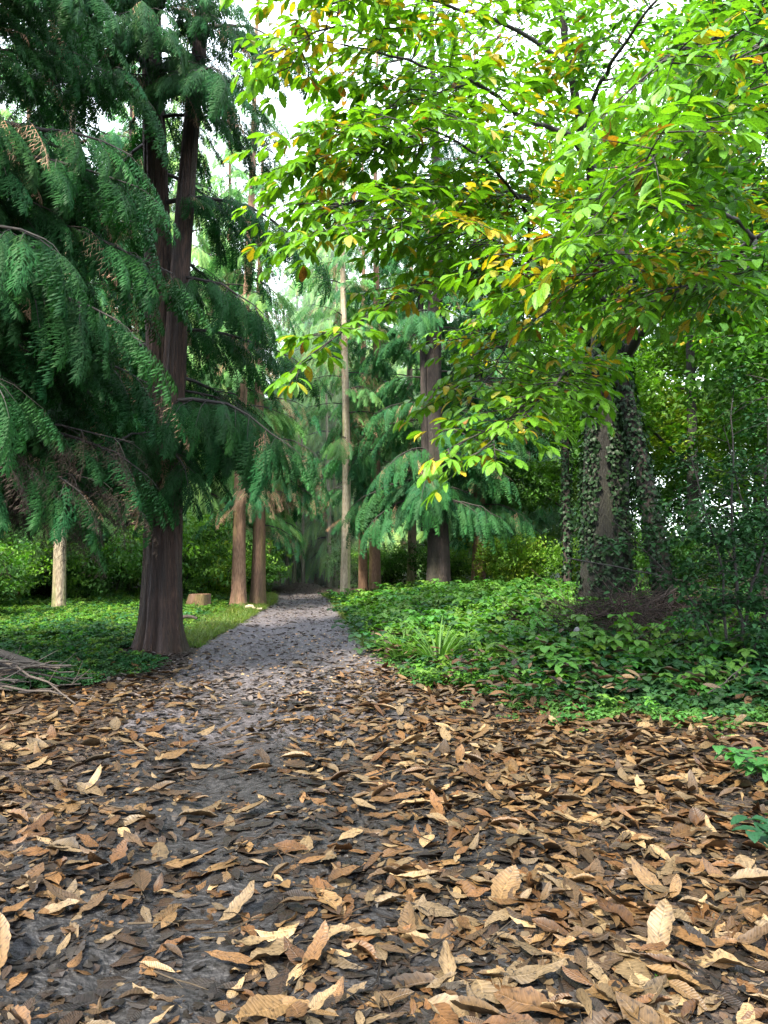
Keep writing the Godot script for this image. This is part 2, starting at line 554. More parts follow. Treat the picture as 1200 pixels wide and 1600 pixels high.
# ------------------------------------------------------------------ conifers
# one bough with its twigs; the sprays that hang from it go into «green» or «dry»
func bough(base: Vector3, az: float, length: float, rise: float, droop: float, r0: float, green: Spots, dry: Spots, size: float, dens: float, tone: Color, dead: float, bare := 0.15) -> ArrayMesh:
	var b := MB.new()
	var pts := PackedVector3Array()
	var rad := PackedFloat32Array()
	var out := Vector3(cos(az), 0, sin(az))
	var cross := Vector3(-sin(az), 0, cos(az))
	var sway := rnd(-0.12, 0.12)
	for k in 8:
		var t := k / 7.0
		pts.append(base + out * length * t + Vector3.UP * length * (rise * t - droop * t * t) + cross * length * sway * t * t + Vector3(rnd(-1, 1), rnd(-1, 1), rnd(-1, 1)) * 0.02 * length * t)
		rad.append(r0 * (1.0 - 0.88 * t))
	b.tube(pts, rad, 5)
	var count := maxi(4, int(length * 7.0 * dens))
	for k in count:
		var t := bare + (1.0 - bare) * (k + rnd(0, 1)) / count
		var i := mini(int(t * 7.0), 6)
		var p := pts[i].lerp(pts[i + 1], t * 7.0 - i)
		var tan := (pts[i + 1] - pts[i]).normalized()
		var s := 1.0 if k % 2 == 0 else -1.0
		var l := length * (0.40 * (1.0 - t) + 0.10) * rnd(0.6, 1.2)
		var d := (tan * rnd(0.5, 0.9) + tan.cross(Vector3.UP).normalized() * s * rnd(0.5, 1.0) + Vector3.UP * rnd(-0.25, 0.12)).normalized()
		if t > 0.93:
			d = tan
		var e := p + d * l + Vector3.DOWN * l * 0.35
		var m := p + d * l * 0.5 + Vector3.DOWN * l * 0.08
		b.tube(PackedVector3Array([p, m, e]), PackedFloat32Array([r0 * 0.22 * (1.1 - t) + 0.004, r0 * 0.12 * (1.1 - t) + 0.003, 0.002]), 3)
		var n := maxi(1, int(l / (0.24 * size)))
		for j in n + 1:
			var q := (j + 0.35) / (n + 0.6)
			var sp := (p.lerp(m, q * 2.0) if q < 0.5 else m.lerp(e, q * 2.0 - 1.0))
			var dir := (d * rnd(0.5, 0.9) + tan * rnd(0.2, 0.6) + Vector3(rnd(-0.3, 0.3), rnd(-0.85, -0.25), rnd(-0.3, 0.3))).normalized()
			var up := Vector3(rnd(-0.35, 0.35), 1.0, rnd(-0.35, 0.35)) + out * 0.4
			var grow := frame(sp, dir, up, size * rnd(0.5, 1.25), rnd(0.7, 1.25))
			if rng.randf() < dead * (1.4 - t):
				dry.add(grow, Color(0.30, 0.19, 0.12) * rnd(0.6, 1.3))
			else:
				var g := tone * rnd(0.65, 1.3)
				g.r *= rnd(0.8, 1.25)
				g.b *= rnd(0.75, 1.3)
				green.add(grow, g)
	return b.mesh(M.twig)

# o: h, r, top (radius there), from, reach, count, size, dens, tone, dead, rise, droop, bark, flare, lean, seed, list (extra boughs)
func conifer(called: String, label: String, where: Vector3, o: Dictionary, group := "") -> Node3D:
	var t := thing(called, label, "tree", where, group)
	rng.seed = o.seed
	var h: float = o.h
	var bend: Vector3 = o.get("lean", Vector3.ZERO)
	put("trunk", trunk(h, o.r, o.get("top", 0.04), o.get("flare", 0.4), o.get("ridge", 0.10), bend, o.seed, o.get("segs", 32), o.get("rings", 48)), M[o.bark], t)
	var green := Spots.new()
	var dry := Spots.new()
	var count: int = o.count
	var az := rnd(0, TAU)
	for k in count:
		var f := (k + rnd(0, 0.8)) / count
		var y: float = lerpf(o.from, h * 0.985, f)
		az += 2.4 + rnd(-0.35, 0.35)
		var reach: float = o.reach * pow(1.0 - f, o.get("shape", 0.75)) * rnd(0.7, 1.15) + 0.25
		if f < 0.1: reach *= 0.75 + 2.5 * f
		var base := trunk_mid(h, o.r, bend, o.seed, y)
		if o.has("gap") and y > o.gap[0] and y < o.gap[1] and absf(angle_difference(az, o.get("gap_at", PI / 2))) < o.gap[2]:
			continue
		put("bough", bough(base, az, reach, o.get("rise", 0.15) + rnd(-0.1, 0.15) + 0.4 * f, o.get("droop", 0.45) + rnd(-0.1, 0.12), maxf(0.018, 0.016 * reach), green, dry, o.size * (1.0 - 0.3 * f), o.dens, o.tone, o.get("dead", 0.06), o.get("bare", 0.15)), null, t)
	for e in o.get("list", []):
		var y: float = e[0]
		put("bough", bough(trunk_mid(h, o.r, bend, o.seed, y), deg_to_rad(e[1]), e[2], e[3], e[4], 0.018 * e[2], green, dry, o.size, o.dens, o.tone, o.get("dead", 0.06), o.get("bare", 0.15)), null, t)
	if green.at.size():
		var halves := [Spots.new(), Spots.new()]
		for k in green.at.size():
			halves[k % 2].add(green.at[k], green.tint[k])
		for k in 2:
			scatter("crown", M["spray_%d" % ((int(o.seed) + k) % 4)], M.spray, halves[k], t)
	if dry.at.size():
		scatter("dead_sprays", M.spray_dry, M.dry_spray, dry, t)
	return t

# ------------------------------------------------------------------ broadleaved trees and bushes
func limb(parent: Node3D, pts: Array, r0: float, r1: float, segs := 7, mat: Material = null) -> PackedVector3Array:
	var c := Curve3D.new()
	for k in pts.size():
		var p: Vector3 = pts[k]
		var a: Vector3 = pts[maxi(k - 1, 0)]
		var b: Vector3 = pts[mini(k + 1, pts.size() - 1)]
		c.add_point(p, -(b - a) / 6.0, (b - a) / 6.0)
	var n := maxi(6, int(c.get_baked_length() / 0.25))
	var line := PackedVector3Array()
	var rad := PackedFloat32Array()
	for k in n + 1:
		var t := float(k) / n
		line.append(c.sample_baked(t * c.get_baked_length(), true) + Vector3(rnd(-1, 1), rnd(-1, 1), rnd(-1, 1)) * 0.02 * minf(1.0, t * 5.0))
		rad.append(lerpf(r0, r1, pow(t, 0.8)))
	var mb := MB.new()
	mb.tube(line, rad, segs)
	put("branch", mb.mesh(), mat if mat else M.twig, parent)
	return line

func broadleaf(called: String, label: String, where: Vector3, sd: int, h: float, reach: float, from: float, r: float, clumps: int, size: float, tones: Array, mat: Material, group := "") -> Node3D:
	var t := thing(called, label, "tree", where, group)
	rng.seed = sd
	var bend := Vector3(rnd(-0.6, 0.6), 0, rnd(-0.6, 0.6))
	put("trunk", trunk(h * 0.85, r, 0.04, 0.35, 0.08, bend, sd, 20, 28), mat, t)
	var spots := Spots.new()
	var arms := 13
	for k in arms:
		var f := (k + rnd(0, 1)) / arms
		var y := lerpf(from, h * 0.82, f)
		var az := k * 2.4 + rnd(-0.4, 0.4)
		var l := reach * (0.55 + 0.45 * sin(PI * (0.25 + 0.7 * f))) * rnd(0.75, 1.1)
		var base := trunk_mid(h * 0.85, r, bend, sd, y)
		var tip := base + Vector3(cos(az) * l, l * rnd(0.15, 0.6), sin(az) * l)
		var line := limb(t, [base, base.lerp(tip, 0.5) + Vector3(0, 0.25, 0), tip], r * 0.3 * (1.1 - f), 0.012, 5)
		var per := int(clumps / arms)
		var tone: Color = tones[k % tones.size()]
		for j in per:
			var s := 0.25 + 0.75 * sqrt(rng.randf())
			var p := line[mini(int(s * (line.size() - 1)), line.size() - 1)]
			var o := Vector3(rnd(-1, 1), rnd(-0.75, 0.9), rnd(-1, 1))
			o *= (0.35 + 0.5 * s) * reach * 0.36 / maxf(o.length(), 0.6)
			var b := Basis.from_euler(Vector3(rnd(-0.4, 0.4), rnd(0, TAU), rnd(-0.4, 0.4))).scaled(Vector3.ONE * size * rnd(0.7, 1.3))
			spots.add(Transform3D(b, p + o), tone * rnd(0.65, 1.35))
	scatter("crown", M["clump_%d" % (sd % 2)], M.herb, spots, t)
	return t

func bush(called: String, label: String, where: Vector3, sd: int, h: float, reach: float, clumps: int, size: float, tones: Array, group := "") -> Node3D:
	var t := thing(called, label, "bush", where, group)
	rng.seed = sd
	var spots := Spots.new()
	for k in 7:
		var az := k * TAU / 7 + rnd(-0.3, 0.3)
		var l := reach * rnd(0.3, 0.95)
		var tip := Vector3(cos(az) * l, h * rnd(0.55, 1.0), sin(az) * l)
		var mb := MB.new()
		var pts := PackedVector3Array([Vector3(cos(az), -0.5, sin(az)) * 0.1, tip * Vector3(0.35, 0.55, 0.35), tip])
		mb.tube(pts, PackedFloat32Array([0.03, 0.018, 0.006]), 4)
		put("stem", mb.mesh(), M.twig, t)
		var tone: Color = tones[k % tones.size()]
		for j in int(clumps / 7.0):
			var s := sqrt(rng.randf())
			var p := pts[0].lerp(pts[1], s * 2.0) if s < 0.5 else pts[1].lerp(pts[2], s * 2.0 - 1.0)
			var o := Vector3(rnd(-1, 1), rnd(-1, 0.7), rnd(-1, 1)) * reach * 0.4
			p += o
			p.y = maxf(p.y, 0.08)
			spots.add(Transform3D(Basis.from_euler(Vector3(rnd(-0.5, 0.5), rnd(0, TAU), rnd(-0.5, 0.5))).scaled(Vector3.ONE * size * rnd(0.7, 1.3)), p), tone * rnd(0.65, 1.4))
	scatter("foliage", M["clump_%d" % (sd % 2)], M.herb, spots, t)
	return t

func ivy_on(parent: Node3D, surface: Callable, count: int, size: float, mean: Color) -> void:
	var spots := Spots.new()
	for k in count:
		var q: Array = surface.call()
		if q.is_empty(): continue
		var out: Vector3 = q[1]
		var dir := (Vector3.DOWN * rnd(0.3, 1.0) + out * rnd(0.1, 0.7) + Vector3(rnd(-1, 1), rnd(-0.5, 0.5), rnd(-1, 1)) * 0.7).normalized()
		spots.add(frame(q[0] + out * rnd(-0.01, 0.075), dir, out + Vector3.UP * 0.6 + Vector3(rnd(-0.4, 0.4), rnd(-0.4, 0.4), rnd(-0.4, 0.4)), size * rnd(0.6, 1.3)), mean * rnd(0.5, 1.6))
	scatter("ivy", M.ivy_leaf, M.ivy, spots, parent)

# ------------------------------------------------------------------ the chestnut whose branches hang over the path
func chestnut() -> void:
	var root := Vector3(4.05, land(4.05, -14.0), -14.0)
	var t := thing("chestnut_tree", "big ivy-clad chestnut with thick mossy trunk and yellowing leaves hanging over the path", "tree", root)
	rng.seed = 501
	put("trunk", trunk(7.2, 0.46, 0.30, 0.35, 0.10, Vector3(0.15, 0, 0.5), 3, 48, 60), M.mossy_bark, t)
	var o := func(px: float, py: float, d: float) -> Vector3: return pix(px, py, d) - root
	var lines := []
	# branch courses: sight line and depth of each bend, thickness at both ends
	var courses := [
		[[[955, 600, 13.6], [968, 500, 13.2], [948, 400, 12.4], [912, 215, 11.2], [893, 110, 10.6], [868, -30, 10.2]], 0.17, 0.04],
		[[[912, 240, 11.3], [880, 205, 10.2], [820, 185, 9.4], [738, 128, 8.4], [640, 95, 7.5], [540, 70, 7.0]], 0.05, 0.008],
		[[[948, 410, 12.4], [880, 340, 10.6], [790, 300, 9.2], [670, 292, 8.0], [570, 310, 7.0], [505, 320, 6.7]], 0.07, 0.008],
		[[[965, 520, 13.2], [885, 500, 10.6], [828, 408, 9.0], [822, 335, 8.4], [760, 250, 7.6], [640, 190, 6.6]], 0.055, 0.008],
		[[[965, 480, 13.0], [880, 430, 10.4], [780, 420, 8.6], [670, 440, 7.4], [580, 490, 6.8], [500, 545, 6.5]], 0.06, 0.006],
		[[[960, 560, 13.5], [930, 560, 11.0], [885, 585, 8.8], [835, 625, 7.4], [780, 665, 6.7], [725, 690, 6.3]], 0.055, 0.006],
		[[[975, 560, 13.4], [1010, 510, 12.0], [1095, 440, 10.4], [1180, 375, 9.2], [1290, 320, 8.0]], 0.11, 0.03],
		[[[912, 230, 11.2], [930, 150, 9.8], [980, 60, 8.4], [1060, -40, 7.4]], 0.05, 0.01],
		[[[893, 110, 10.6], [830, 60, 9.0], [740, 20, 8.0], [620, -10, 7.2], [520, -20, 6.6]], 0.04, 0.008],
		[[[1180, 375, 9.2], [1130, 330, 7.6], [1060, 310, 6.6], [980, 340, 6.0], [900, 380, 5.7]], 0.035, 0.006],
		[[[1290, 320, 8.0], [1230, 220, 6.6], [1160, 190, 5.6], [1080, 210, 5.2], [1000, 260, 5.0]], 0.04, 0.006],
		[[[1290, 320, 8.0], [1240, 120, 6.4], [1170, 60, 5.6], [1090, 70, 5.2], [1010, 110, 5.0]], 0.04, 0.006],
		[[[1095, 440, 10.4], [1060, 480, 8.4], [1020, 420, 7.0], [960, 420, 6.4], [900, 430, 6.1]], 0.035, 0.006],
		[[[1180, 375, 9.2], [1175, 410, 7.4], [1150, 430, 6.6], [1100, 440, 6.1], [1040, 455, 5.9]], 0.03, 0.006],
		[[[880, 470, 10.4], [850, 420, 8.6], [770, 370, 7.4], [680, 350, 6.8], [600, 340, 6.4]], 0.03, 0.006],
		[[[885, 585, 8.8], [880, 580, 7.8], [860, 610, 7.0], [820, 650, 6.6], [770, 690, 6.4]], 0.02, 0.006],
		[[[738, 128, 8.4], [640, 160, 7.6], [560, 190, 7.1], [500, 210, 6.9]], 0.015, 0.005],
		[[[670, 292, 8.0], [600, 245, 7.4], [510, 240, 7.0]], 0.015, 0.005],
		[[[600, 85, 7.3], [540, 40, 7.0], [480, 60, 6.8], [440, 75, 6.7]], 0.012, 0.005],
		[[[880, 470, 10.4], [800, 530, 9.0], [770, 580, 8.2], [752, 598, 7.8]], 0.02, 0.006],
	]
	for c in courses:
		var pts := []
		for q in c[0]: pts.append(o.call(q[0], q[1], q[2]))
		rng.seed = 510 + lines.size()
		lines.append([limb(t, pts, c[1], c[2]), c[2] > 0.02])
	# shoots and their leaves
	var spots := Spots.new()
	var wood := MB.new()
	rng.seed = 77
	for k in lines.size():
		var line: PackedVector3Array = lines[k][0]
		var thick: bool = lines[k][1]
		var n := line.size()
		var start := 0.35 if not thick else 0.3
		var low: bool = k in [4, 5, 15, 18]
		var shoots := int(n * (1.0 - start) * (2.0 if low else 3.2 if not thick else 1.8))
		for s in shoots:
			var f: float = start + (1.0 - start) * (s + rnd(0, 1)) / shoots
			var i := clampi(int(f * (n - 1)), 0, n - 2)
			var p := line[i].lerp(line[i + 1], rng.randf())
			var tan := (line[i + 1] - line[i]).normalized()
			var sd := 1.0 if s % 2 == 0 else -1.0
			var flat := tan.cross(Vector3.UP).normalized()
			var dir := (tan * rnd(0.2, 0.9) + flat * sd * rnd(0.4, 1.0) + Vector3.UP * rnd(-0.25, 0.35)).normalized()
			if s == shoots - 1:
				p = line[n - 1]
				dir = tan
			shoot(wood, spots, p, dir, rnd(0.35, 0.7) if low else rnd(0.45, 1.1), root, 1)
	# the inner and upper crown, farther from the path
	for k in 270:
		var p := Vector3(rnd(-3.2, 3.8), rnd(5.2, 11.5), rnd(-2.8, 2.2))
		var a := rnd(0, TAU)
		if pix_of(p + root).x < 800.0 and rng.randf() < 0.7: continue
		shoot(wood, spots, p, Vector3(cos(a), rnd(-0.2, 0.3), sin(a)).normalized(), rnd(0.7, 1.2), root, 1)
	put("shoots", wood.mesh(), M.twig, t).set_meta("kind", "stuff")
	# the three hundred leaves that show largest are parts of their own
	var order := []
	for k in spots.at.size():
		var w := spots.at[k].origin + root
		var q := pix_of(w)
		var inside: bool = q.x > 0 and q.x < 1200 and q.y > 0 and q.y < 1600
		order.append([spots.at[k].basis.x.length() / w.distance_to(EYE) if inside else 0.0, k])
	order.sort_custom(func(a, b): return a[0] > b[0])
	var rest := [Spots.new(), Spots.new()]
	var mats := {}
	for k in order.size():
		var at: int = order[k][1]
		if k < 300:
			var key := tone_key(spots.tint[at])
			if not mats.has(key):
				var m: StandardMaterial3D = M.leaf.duplicate()
				m.vertex_color_use_as_albedo = true
				m.albedo_color = key.linear_to_srgb()
				mats[key] = m
			put("leaf", M["chestnut_%d" % (k % 3)], mats[key], t, spots.at[at])
		else:
			rest[k % 2].add(spots.at[at], spots.tint[at])
	for k in 2:
		scatter("foliage", M["chestnut_%d" % k], M.leaf, rest[k], t)
	rng.seed = 78
	var climb := func() -> Array:
		var y := pow(rng.randf(), 0.8) * 6.5
		var a := rnd(0, TAU)
		if bark_noise.get_noise_3d(cos(a) * 30.0, y * 14.0, sin(a) * 30.0) < -0.2: return []
		var r := lerpf(0.46, 0.30, y / 7.2) * (1.0 + 0.3 * exp(-y / 0.6))
		var d := Vector3(cos(a), 0, sin(a))
		return [trunk_mid(7.2, 0.46, Vector3(0.15, 0, 0.5), 3, y) + d * r, d]
	ivy_on(t, climb, 8000, 0.075, Color(0.009, 0.022, 0.008))

func tone_key(c: Color) -> Color:
	return Color(snappedf(c.r, 0.04) + 0.01, snappedf(c.g, 0.04) + 0.01, 0.025)

func pix_of(w: Vector3) -> Vector2:
	var c := (w - EYE).rotated(Vector3.RIGHT, -deg_to_rad(PITCH))
	if c.z > -0.1: return Vector2(-9999, -9999)
	return Vector2(600 + FOCAL * c.x / -c.z, 800 - FOCAL * c.y / -c.z)

func leaf_tone(w: Vector3) -> Color:
	var q := patch.get_noise_3d(w.x * 60.0, w.y * 60.0, w.z * 60.0)
	var right := smoothstep(0.8, 3.4, w.x) * 0.65
	var g := Color(0.14, 0.345, 0.028).lerp(Color(0.05, 0.19, 0.03), right + rnd(-0.15, 0.25))
	g = g * rnd(0.75, 1.2)
	var y := rng.randf()
	if q > 0.25 and y < 0.45:
		g = Color(0.50, 0.40, 0.04) * rnd(0.7, 1.1)
	elif q > 0.46 and y < 0.4:
		g = Color(0.48, 0.24, 0.06) * rnd(0.6, 1.1)
	elif y > 0.985:
		g = Color(0.36, 0.17, 0.05) * rnd(0.5, 1.1)
	elif y > 0.94:
		g = Color(0.36, 0.38, 0.04) * rnd(0.8, 1.1)
	return g

func shoot(wood: MB, spots: Spots, p: Vector3, dir: Vector3, length: float, root: Vector3, depth: int) -> void:
	var pts := PackedVector3Array()
	var rad := PackedFloat32Array()
	var sag := rnd(0.02, 0.22)
	for k in 5:
		var t := k / 4.0
		pts.append(p + dir * length * t + Vector3.DOWN * sag * length * t * t)
		rad.append(0.007 * (1.1 - t))
	wood.tube(pts, rad, 3)
	var n := int(length / 0.085)
	var tw := 1.0
	for k in n + 4:
		var t := minf(0.12 + 0.88 * (k + 0.5) / n, 1.0)
		var i := mini(int(t * 4.0), 3)
		var q := pts[i].lerp(pts[i + 1], t * 4.0 - i)
		var tan := (pts[i + 1] - pts[i]).normalized()
		var flat := tan.cross(Vector3.UP).normalized()
		tw = -tw
		var a := deg_to_rad(rnd(40, 75)) * tw
		if k >= n:
			a = deg_to_rad(lerpf(-55, 55, (k - n) / 3.0) + rnd(-12, 12))
		var d := (tan * cos(a) + flat * sin(a) + Vector3.DOWN * rnd(-0.15, 0.38)).normalized()
		spots.add(frame(q, d, Vector3(rnd(-0.35, 0.35), 1, rnd(-0.35, 0.35)), rnd(0.115, 0.205), rnd(0.85, 1.2)), leaf_tone(q + root))
	if depth > 0:
		for k in 2:
			if rng.randf() < 0.6:
				var i := 1 + k
				var tan := (pts[i + 1] - pts[i]).normalized()
				shoot(wood, spots, pts[i], (tan * 0.6 + tan.cross(Vector3.UP).normalized() * rnd(0.5, 0.9) * (1.0 if k == 0 else -1.0) + Vector3.UP * rnd(-0.2, 0.15)).normalized(), length * rnd(0.4, 0.65), root, 0)

# ------------------------------------------------------------------ fallen leaves
func litter(ground: Node3D, path: Node3D) -> void:
	rng.seed = 900
	var tones := [Color(0.145, 0.086, 0.037), Color(0.215, 0.147, 0.078), Color(0.100, 0.048, 0.018), Color(0.068, 0.042, 0.023), Color(0.130, 0.091, 0.052), Color(0.125, 0.066, 0.027), Color(0.036, 0.022, 0.014), Color(0.020, 0.014, 0.010), Color(0.013, 0.010, 0.0085), Color(0.026, 0.021, 0.018)]
	for k in tones.size(): tones[k] = tones[k] / 0.35
	var found := []
	for k in 70000:
		var d := 1.9 + 8.8 * pow(rng.randf(), 0.85)
		var x := rnd(-0.62, 0.62) * (d + 0.6) * 1.52
		var z := -d
		var u := (x - path_mid(z)) / path_half(z)
		var right := smoothstep(0.1, 0.9, u)
		var left := smoothstep(-0.75, -1.5, u)
		var streak := exp(-pow((u + 0.28) / 0.4, 2.0))
		var fresh := 0.34 + 0.46 * right + 0.30 * left - (0.20 if d > 4.8 else 0.09) * streak + patch.get_noise_2d(x * 90.0, z * 90.0) * 0.35
		if d > 7.5: fresh -= (d - 7.5) * 0.10 * (1.0 - right * 0.3)
		if x < path_mid(z) and d > 5.0: fresh -= 0.06
		if rng.randf() > clampf(fresh, 0.0, 1.0) * 0.44 + 0.13 - 0.06 * streak: continue
		var dark := rng.randf() > clampf(fresh * 0.55 + 0.22, 0.2, 0.68)
		var kind := rng.randi_range(0, 5) if not dark else rng.randi_range(6, 9)
		var c: Color = tones[kind]
		var shade := rnd(0.5, 1.3)
		c = c * shade
		var s := lerpf(0.085, 0.25, pow(rng.randf(), 1.5)) * (0.9 if dark else 1.0)
		var lift := (rnd(0.0, 0.012) if dark else rnd(0.006, 0.035))
		var tilt := 0.12 if dark else 0.24
		var up := Vector3(rnd(-1, 1) * tilt, 1.0 if rng.randf() < 0.75 else -1.0, rnd(-1, 1) * tilt)
		var a := rnd(0, TAU)
		var tr := frame(Vector3(x, top_height(x, z) + lift, z), Vector3(cos(a), rnd(-1, 1) * tilt * 0.6, sin(a)), up, s, rnd(0.75, 1.15))
		found.append([s / Vector3(x, EYE.y, z).length() * (0.4 if dark else 1.0), tr, c, absf(u) < 1.0, dark, 0.35 if dark else 0.8])
	found.sort_custom(func(a, b): return a[0] > b[0])
	var counts := {true: 0, false: 0}
	var rest := {true: [], false: []}
	for k in 4:
		rest[true].append(Spots.new()); rest[false].append(Spots.new())
	var mass := {true: MB.new(), false: MB.new()}
	for e in found:
		var on: bool = e[3]
		var tr: Transform3D = e[1]
		var q := pix_of(tr.origin)
		if counts[on] < 300 and q.x > -20 and q.x < 1220 and q.y < 1615 and not e[4]:
			counts[on] += 1
			var b := MB.new()
			fallen_leaf(b, Transform3D(tr.basis, Vector3.ZERO), e[2], 11, e[5])
			put("fallen_leaf", b.mesh(), M.fallen, path if on else ground, Transform3D(Basis.IDENTITY, tr.origin))
		else:
			fallen_leaf(mass[on], tr, e[2], 7 if tr.origin.z > -5.0 else 5, e[5])
	put("fallen_leaves", mass[true].mesh(), M.fallen, path).set_meta("kind", "stuff")
	put("fallen_leaves", mass[false].mesh(), M.fallen, ground).set_meta("kind", "stuff")
	# small broken leaves farther off
	for k in 5000:
		var d := 8.0 + 30.0 * pow(rng.randf(), 1.5)
		var x := path_mid(-d) + rnd(-1.5, 1.5) * path_half(-d)
		var on := absf(x - path_mid(-d)) < path_half(-d)
		if on and rng.randf() < 0.3: continue
		var c: Color = tones[rng.randi_range(0, 9)].lerp(Color(0.50, 0.42, 0.42), 0.7) * rnd(0.6, 1.3)  # pulled towards lilac-grey, carrying on the sheen painted into the path
		var a := rnd(0, TAU)
		rest[on][k % 4].add(frame(Vector3(x, top_height(x, -d) + rnd(0.005, 0.02), -d), Vector3(cos(a), rnd(-0.2, 0.2), sin(a)), Vector3(rnd(-0.3, 0.3), 1, rnd(-0.3, 0.3)), rnd(0.06, 0.15)), c)
	# leaves under the trees and on the mound
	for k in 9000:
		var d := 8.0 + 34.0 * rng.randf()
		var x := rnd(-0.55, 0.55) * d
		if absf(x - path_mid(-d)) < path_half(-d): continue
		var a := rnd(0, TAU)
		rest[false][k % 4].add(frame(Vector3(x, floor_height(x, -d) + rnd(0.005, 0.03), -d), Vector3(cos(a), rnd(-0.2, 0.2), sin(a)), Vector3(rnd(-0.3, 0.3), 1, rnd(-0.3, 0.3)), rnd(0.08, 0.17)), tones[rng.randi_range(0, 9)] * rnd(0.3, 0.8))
	for k in 700:
		var x := rnd(-0.2, 6.0)
		var z := -7.2 - absf(rng.randfn(0.0, 2.2)) - (3.0 if x < 0.6 else 0.0)
		var a := rnd(0, TAU)
		rest[false][k % 4].add(frame(Vector3(x, floor_height(x, z) + rnd(0.12, 0.38), z), Vector3(cos(a), rnd(-0.5, 0.3), sin(a)), Vector3(rnd(-0.6, 0.6), 1, rnd(-0.6, 0.6)), rnd(0.1, 0.19)), tones[rng.randi_range(0, 6)] * rnd(0.5, 1.0))
	# scraps of rotted leaf trodden into the mud
	var bits := {true: Spots.new(), false: Spots.new()}
	for k in 40000:
		var d := 1.9 + 14.0 * pow(rng.randf(), 1.2)
		var x := rnd(-0.85, 0.85) * (d + 0.6)
		var on := absf(x - path_mid(-d)) < path_half(-d)
		if not on and d > 9.0: continue
		if on and rng.randf() < 0.75 * exp(-pow(((x - path_mid(-d)) / path_half(-d) + 0.28) / 0.35, 2.0)): continue
		var a := rnd(0, TAU)
		bits[on].add(frame(Vector3(x, top_height(x, -d) + rnd(0.0, 0.01), -d), Vector3(cos(a), rnd(-0.25, 0.25), sin(a)), Vector3(rnd(-0.4, 0.4), 1, rnd(-0.4, 0.4)), rnd(0.012, 0.045)), tones[rng.randi_range(4, 9)] * rnd(0.35, 0.8) * (1.0 + 4.5 * smoothstep(6.5, 10.0, d)))  # lightened with distance to blend with the sheen painted on the path
	scatter("leaf_scraps", M.scrap, M.fallen, bits[true], path)
	scatter("leaf_scraps", M.scrap, M.fallen, bits[false], ground)
	var tw := MB.new()
	tw.tube(PackedVector3Array([Vector3(-0.5, 0, 0), Vector3(-0.15, 0.02, 0.05), Vector3(0.2, 0.0, -0.03), Vector3(0.5, 0.03, 0.02)]), PackedFloat32Array([0.016, 0.013, 0.011, 0.005]), 4)
	tw.tube(PackedVector3Array([Vector3(-0.1, 0.02, 0.05), Vector3(0.05, 0.06, 0.16), Vector3(0.2, 0.05, 0.22)]), PackedFloat32Array([0.01, 0.007, 0.003]), 3)
	var sticks := Spots.new()
	for k in 700:
		var d := 2.2 + 8.0 * rng.randf()
		var x := rnd(-0.58, 0.58) * (d + 0.6)
		var a := rnd(0, TAU)
		sticks.add(frame(Vector3(x, top_height(x, -d) + rnd(0.005, 0.03), -d), Vector3(cos(a), rnd(-0.1, 0.1), sin(a)), Vector3(rnd(-0.3, 0.3), 1, rnd(-0.3, 0.3)), rnd(0.1, 0.38)), tones[rng.randi_range(3, 9)] * rnd(0.4, 1.0))
	scatter("fallen_twigs", tw.mesh(), M.fallen, sticks, ground)
	for k in 4:
		scatter("fallen_leaves", M["fallen_%d" % k], M.fallen, rest[true][k], path)
		scatter("fallen_leaves", M["fallen_%d" % k], M.fallen, rest[false][k], ground)

# ------------------------------------------------------------------ plants on the ground
func cover(called: String, label: String, mesh: Mesh, count: int, where: Callable, tone: Color, low: float, high: float, sd: int) -> void:
	rng.seed = sd
	var spots := Spots.new()
	for k in count:
		var p: Array = where.call()
		if p.is_empty(): continue
		var x: float = p[0]
		var z: float = p[1]
		var s: float = rnd(low, high) * p[2]
		var g := tone * rnd(0.6, 1.35)
		g.r *= rnd(0.75, 1.35)
		spots.add(Transform3D(Basis.from_euler(Vector3(rnd(-0.2, 0.2), rnd(0, TAU), rnd(-0.2, 0.2))).scaled(Vector3(rnd(0.85, 1.3), 1, rnd(0.85, 1.3)) * s), Vector3(x, floor_height(x, z) - 0.02, z)), g)
	tag(scatter(called, mesh, M.herb, spots), label, "ground cover", "", "stuff")

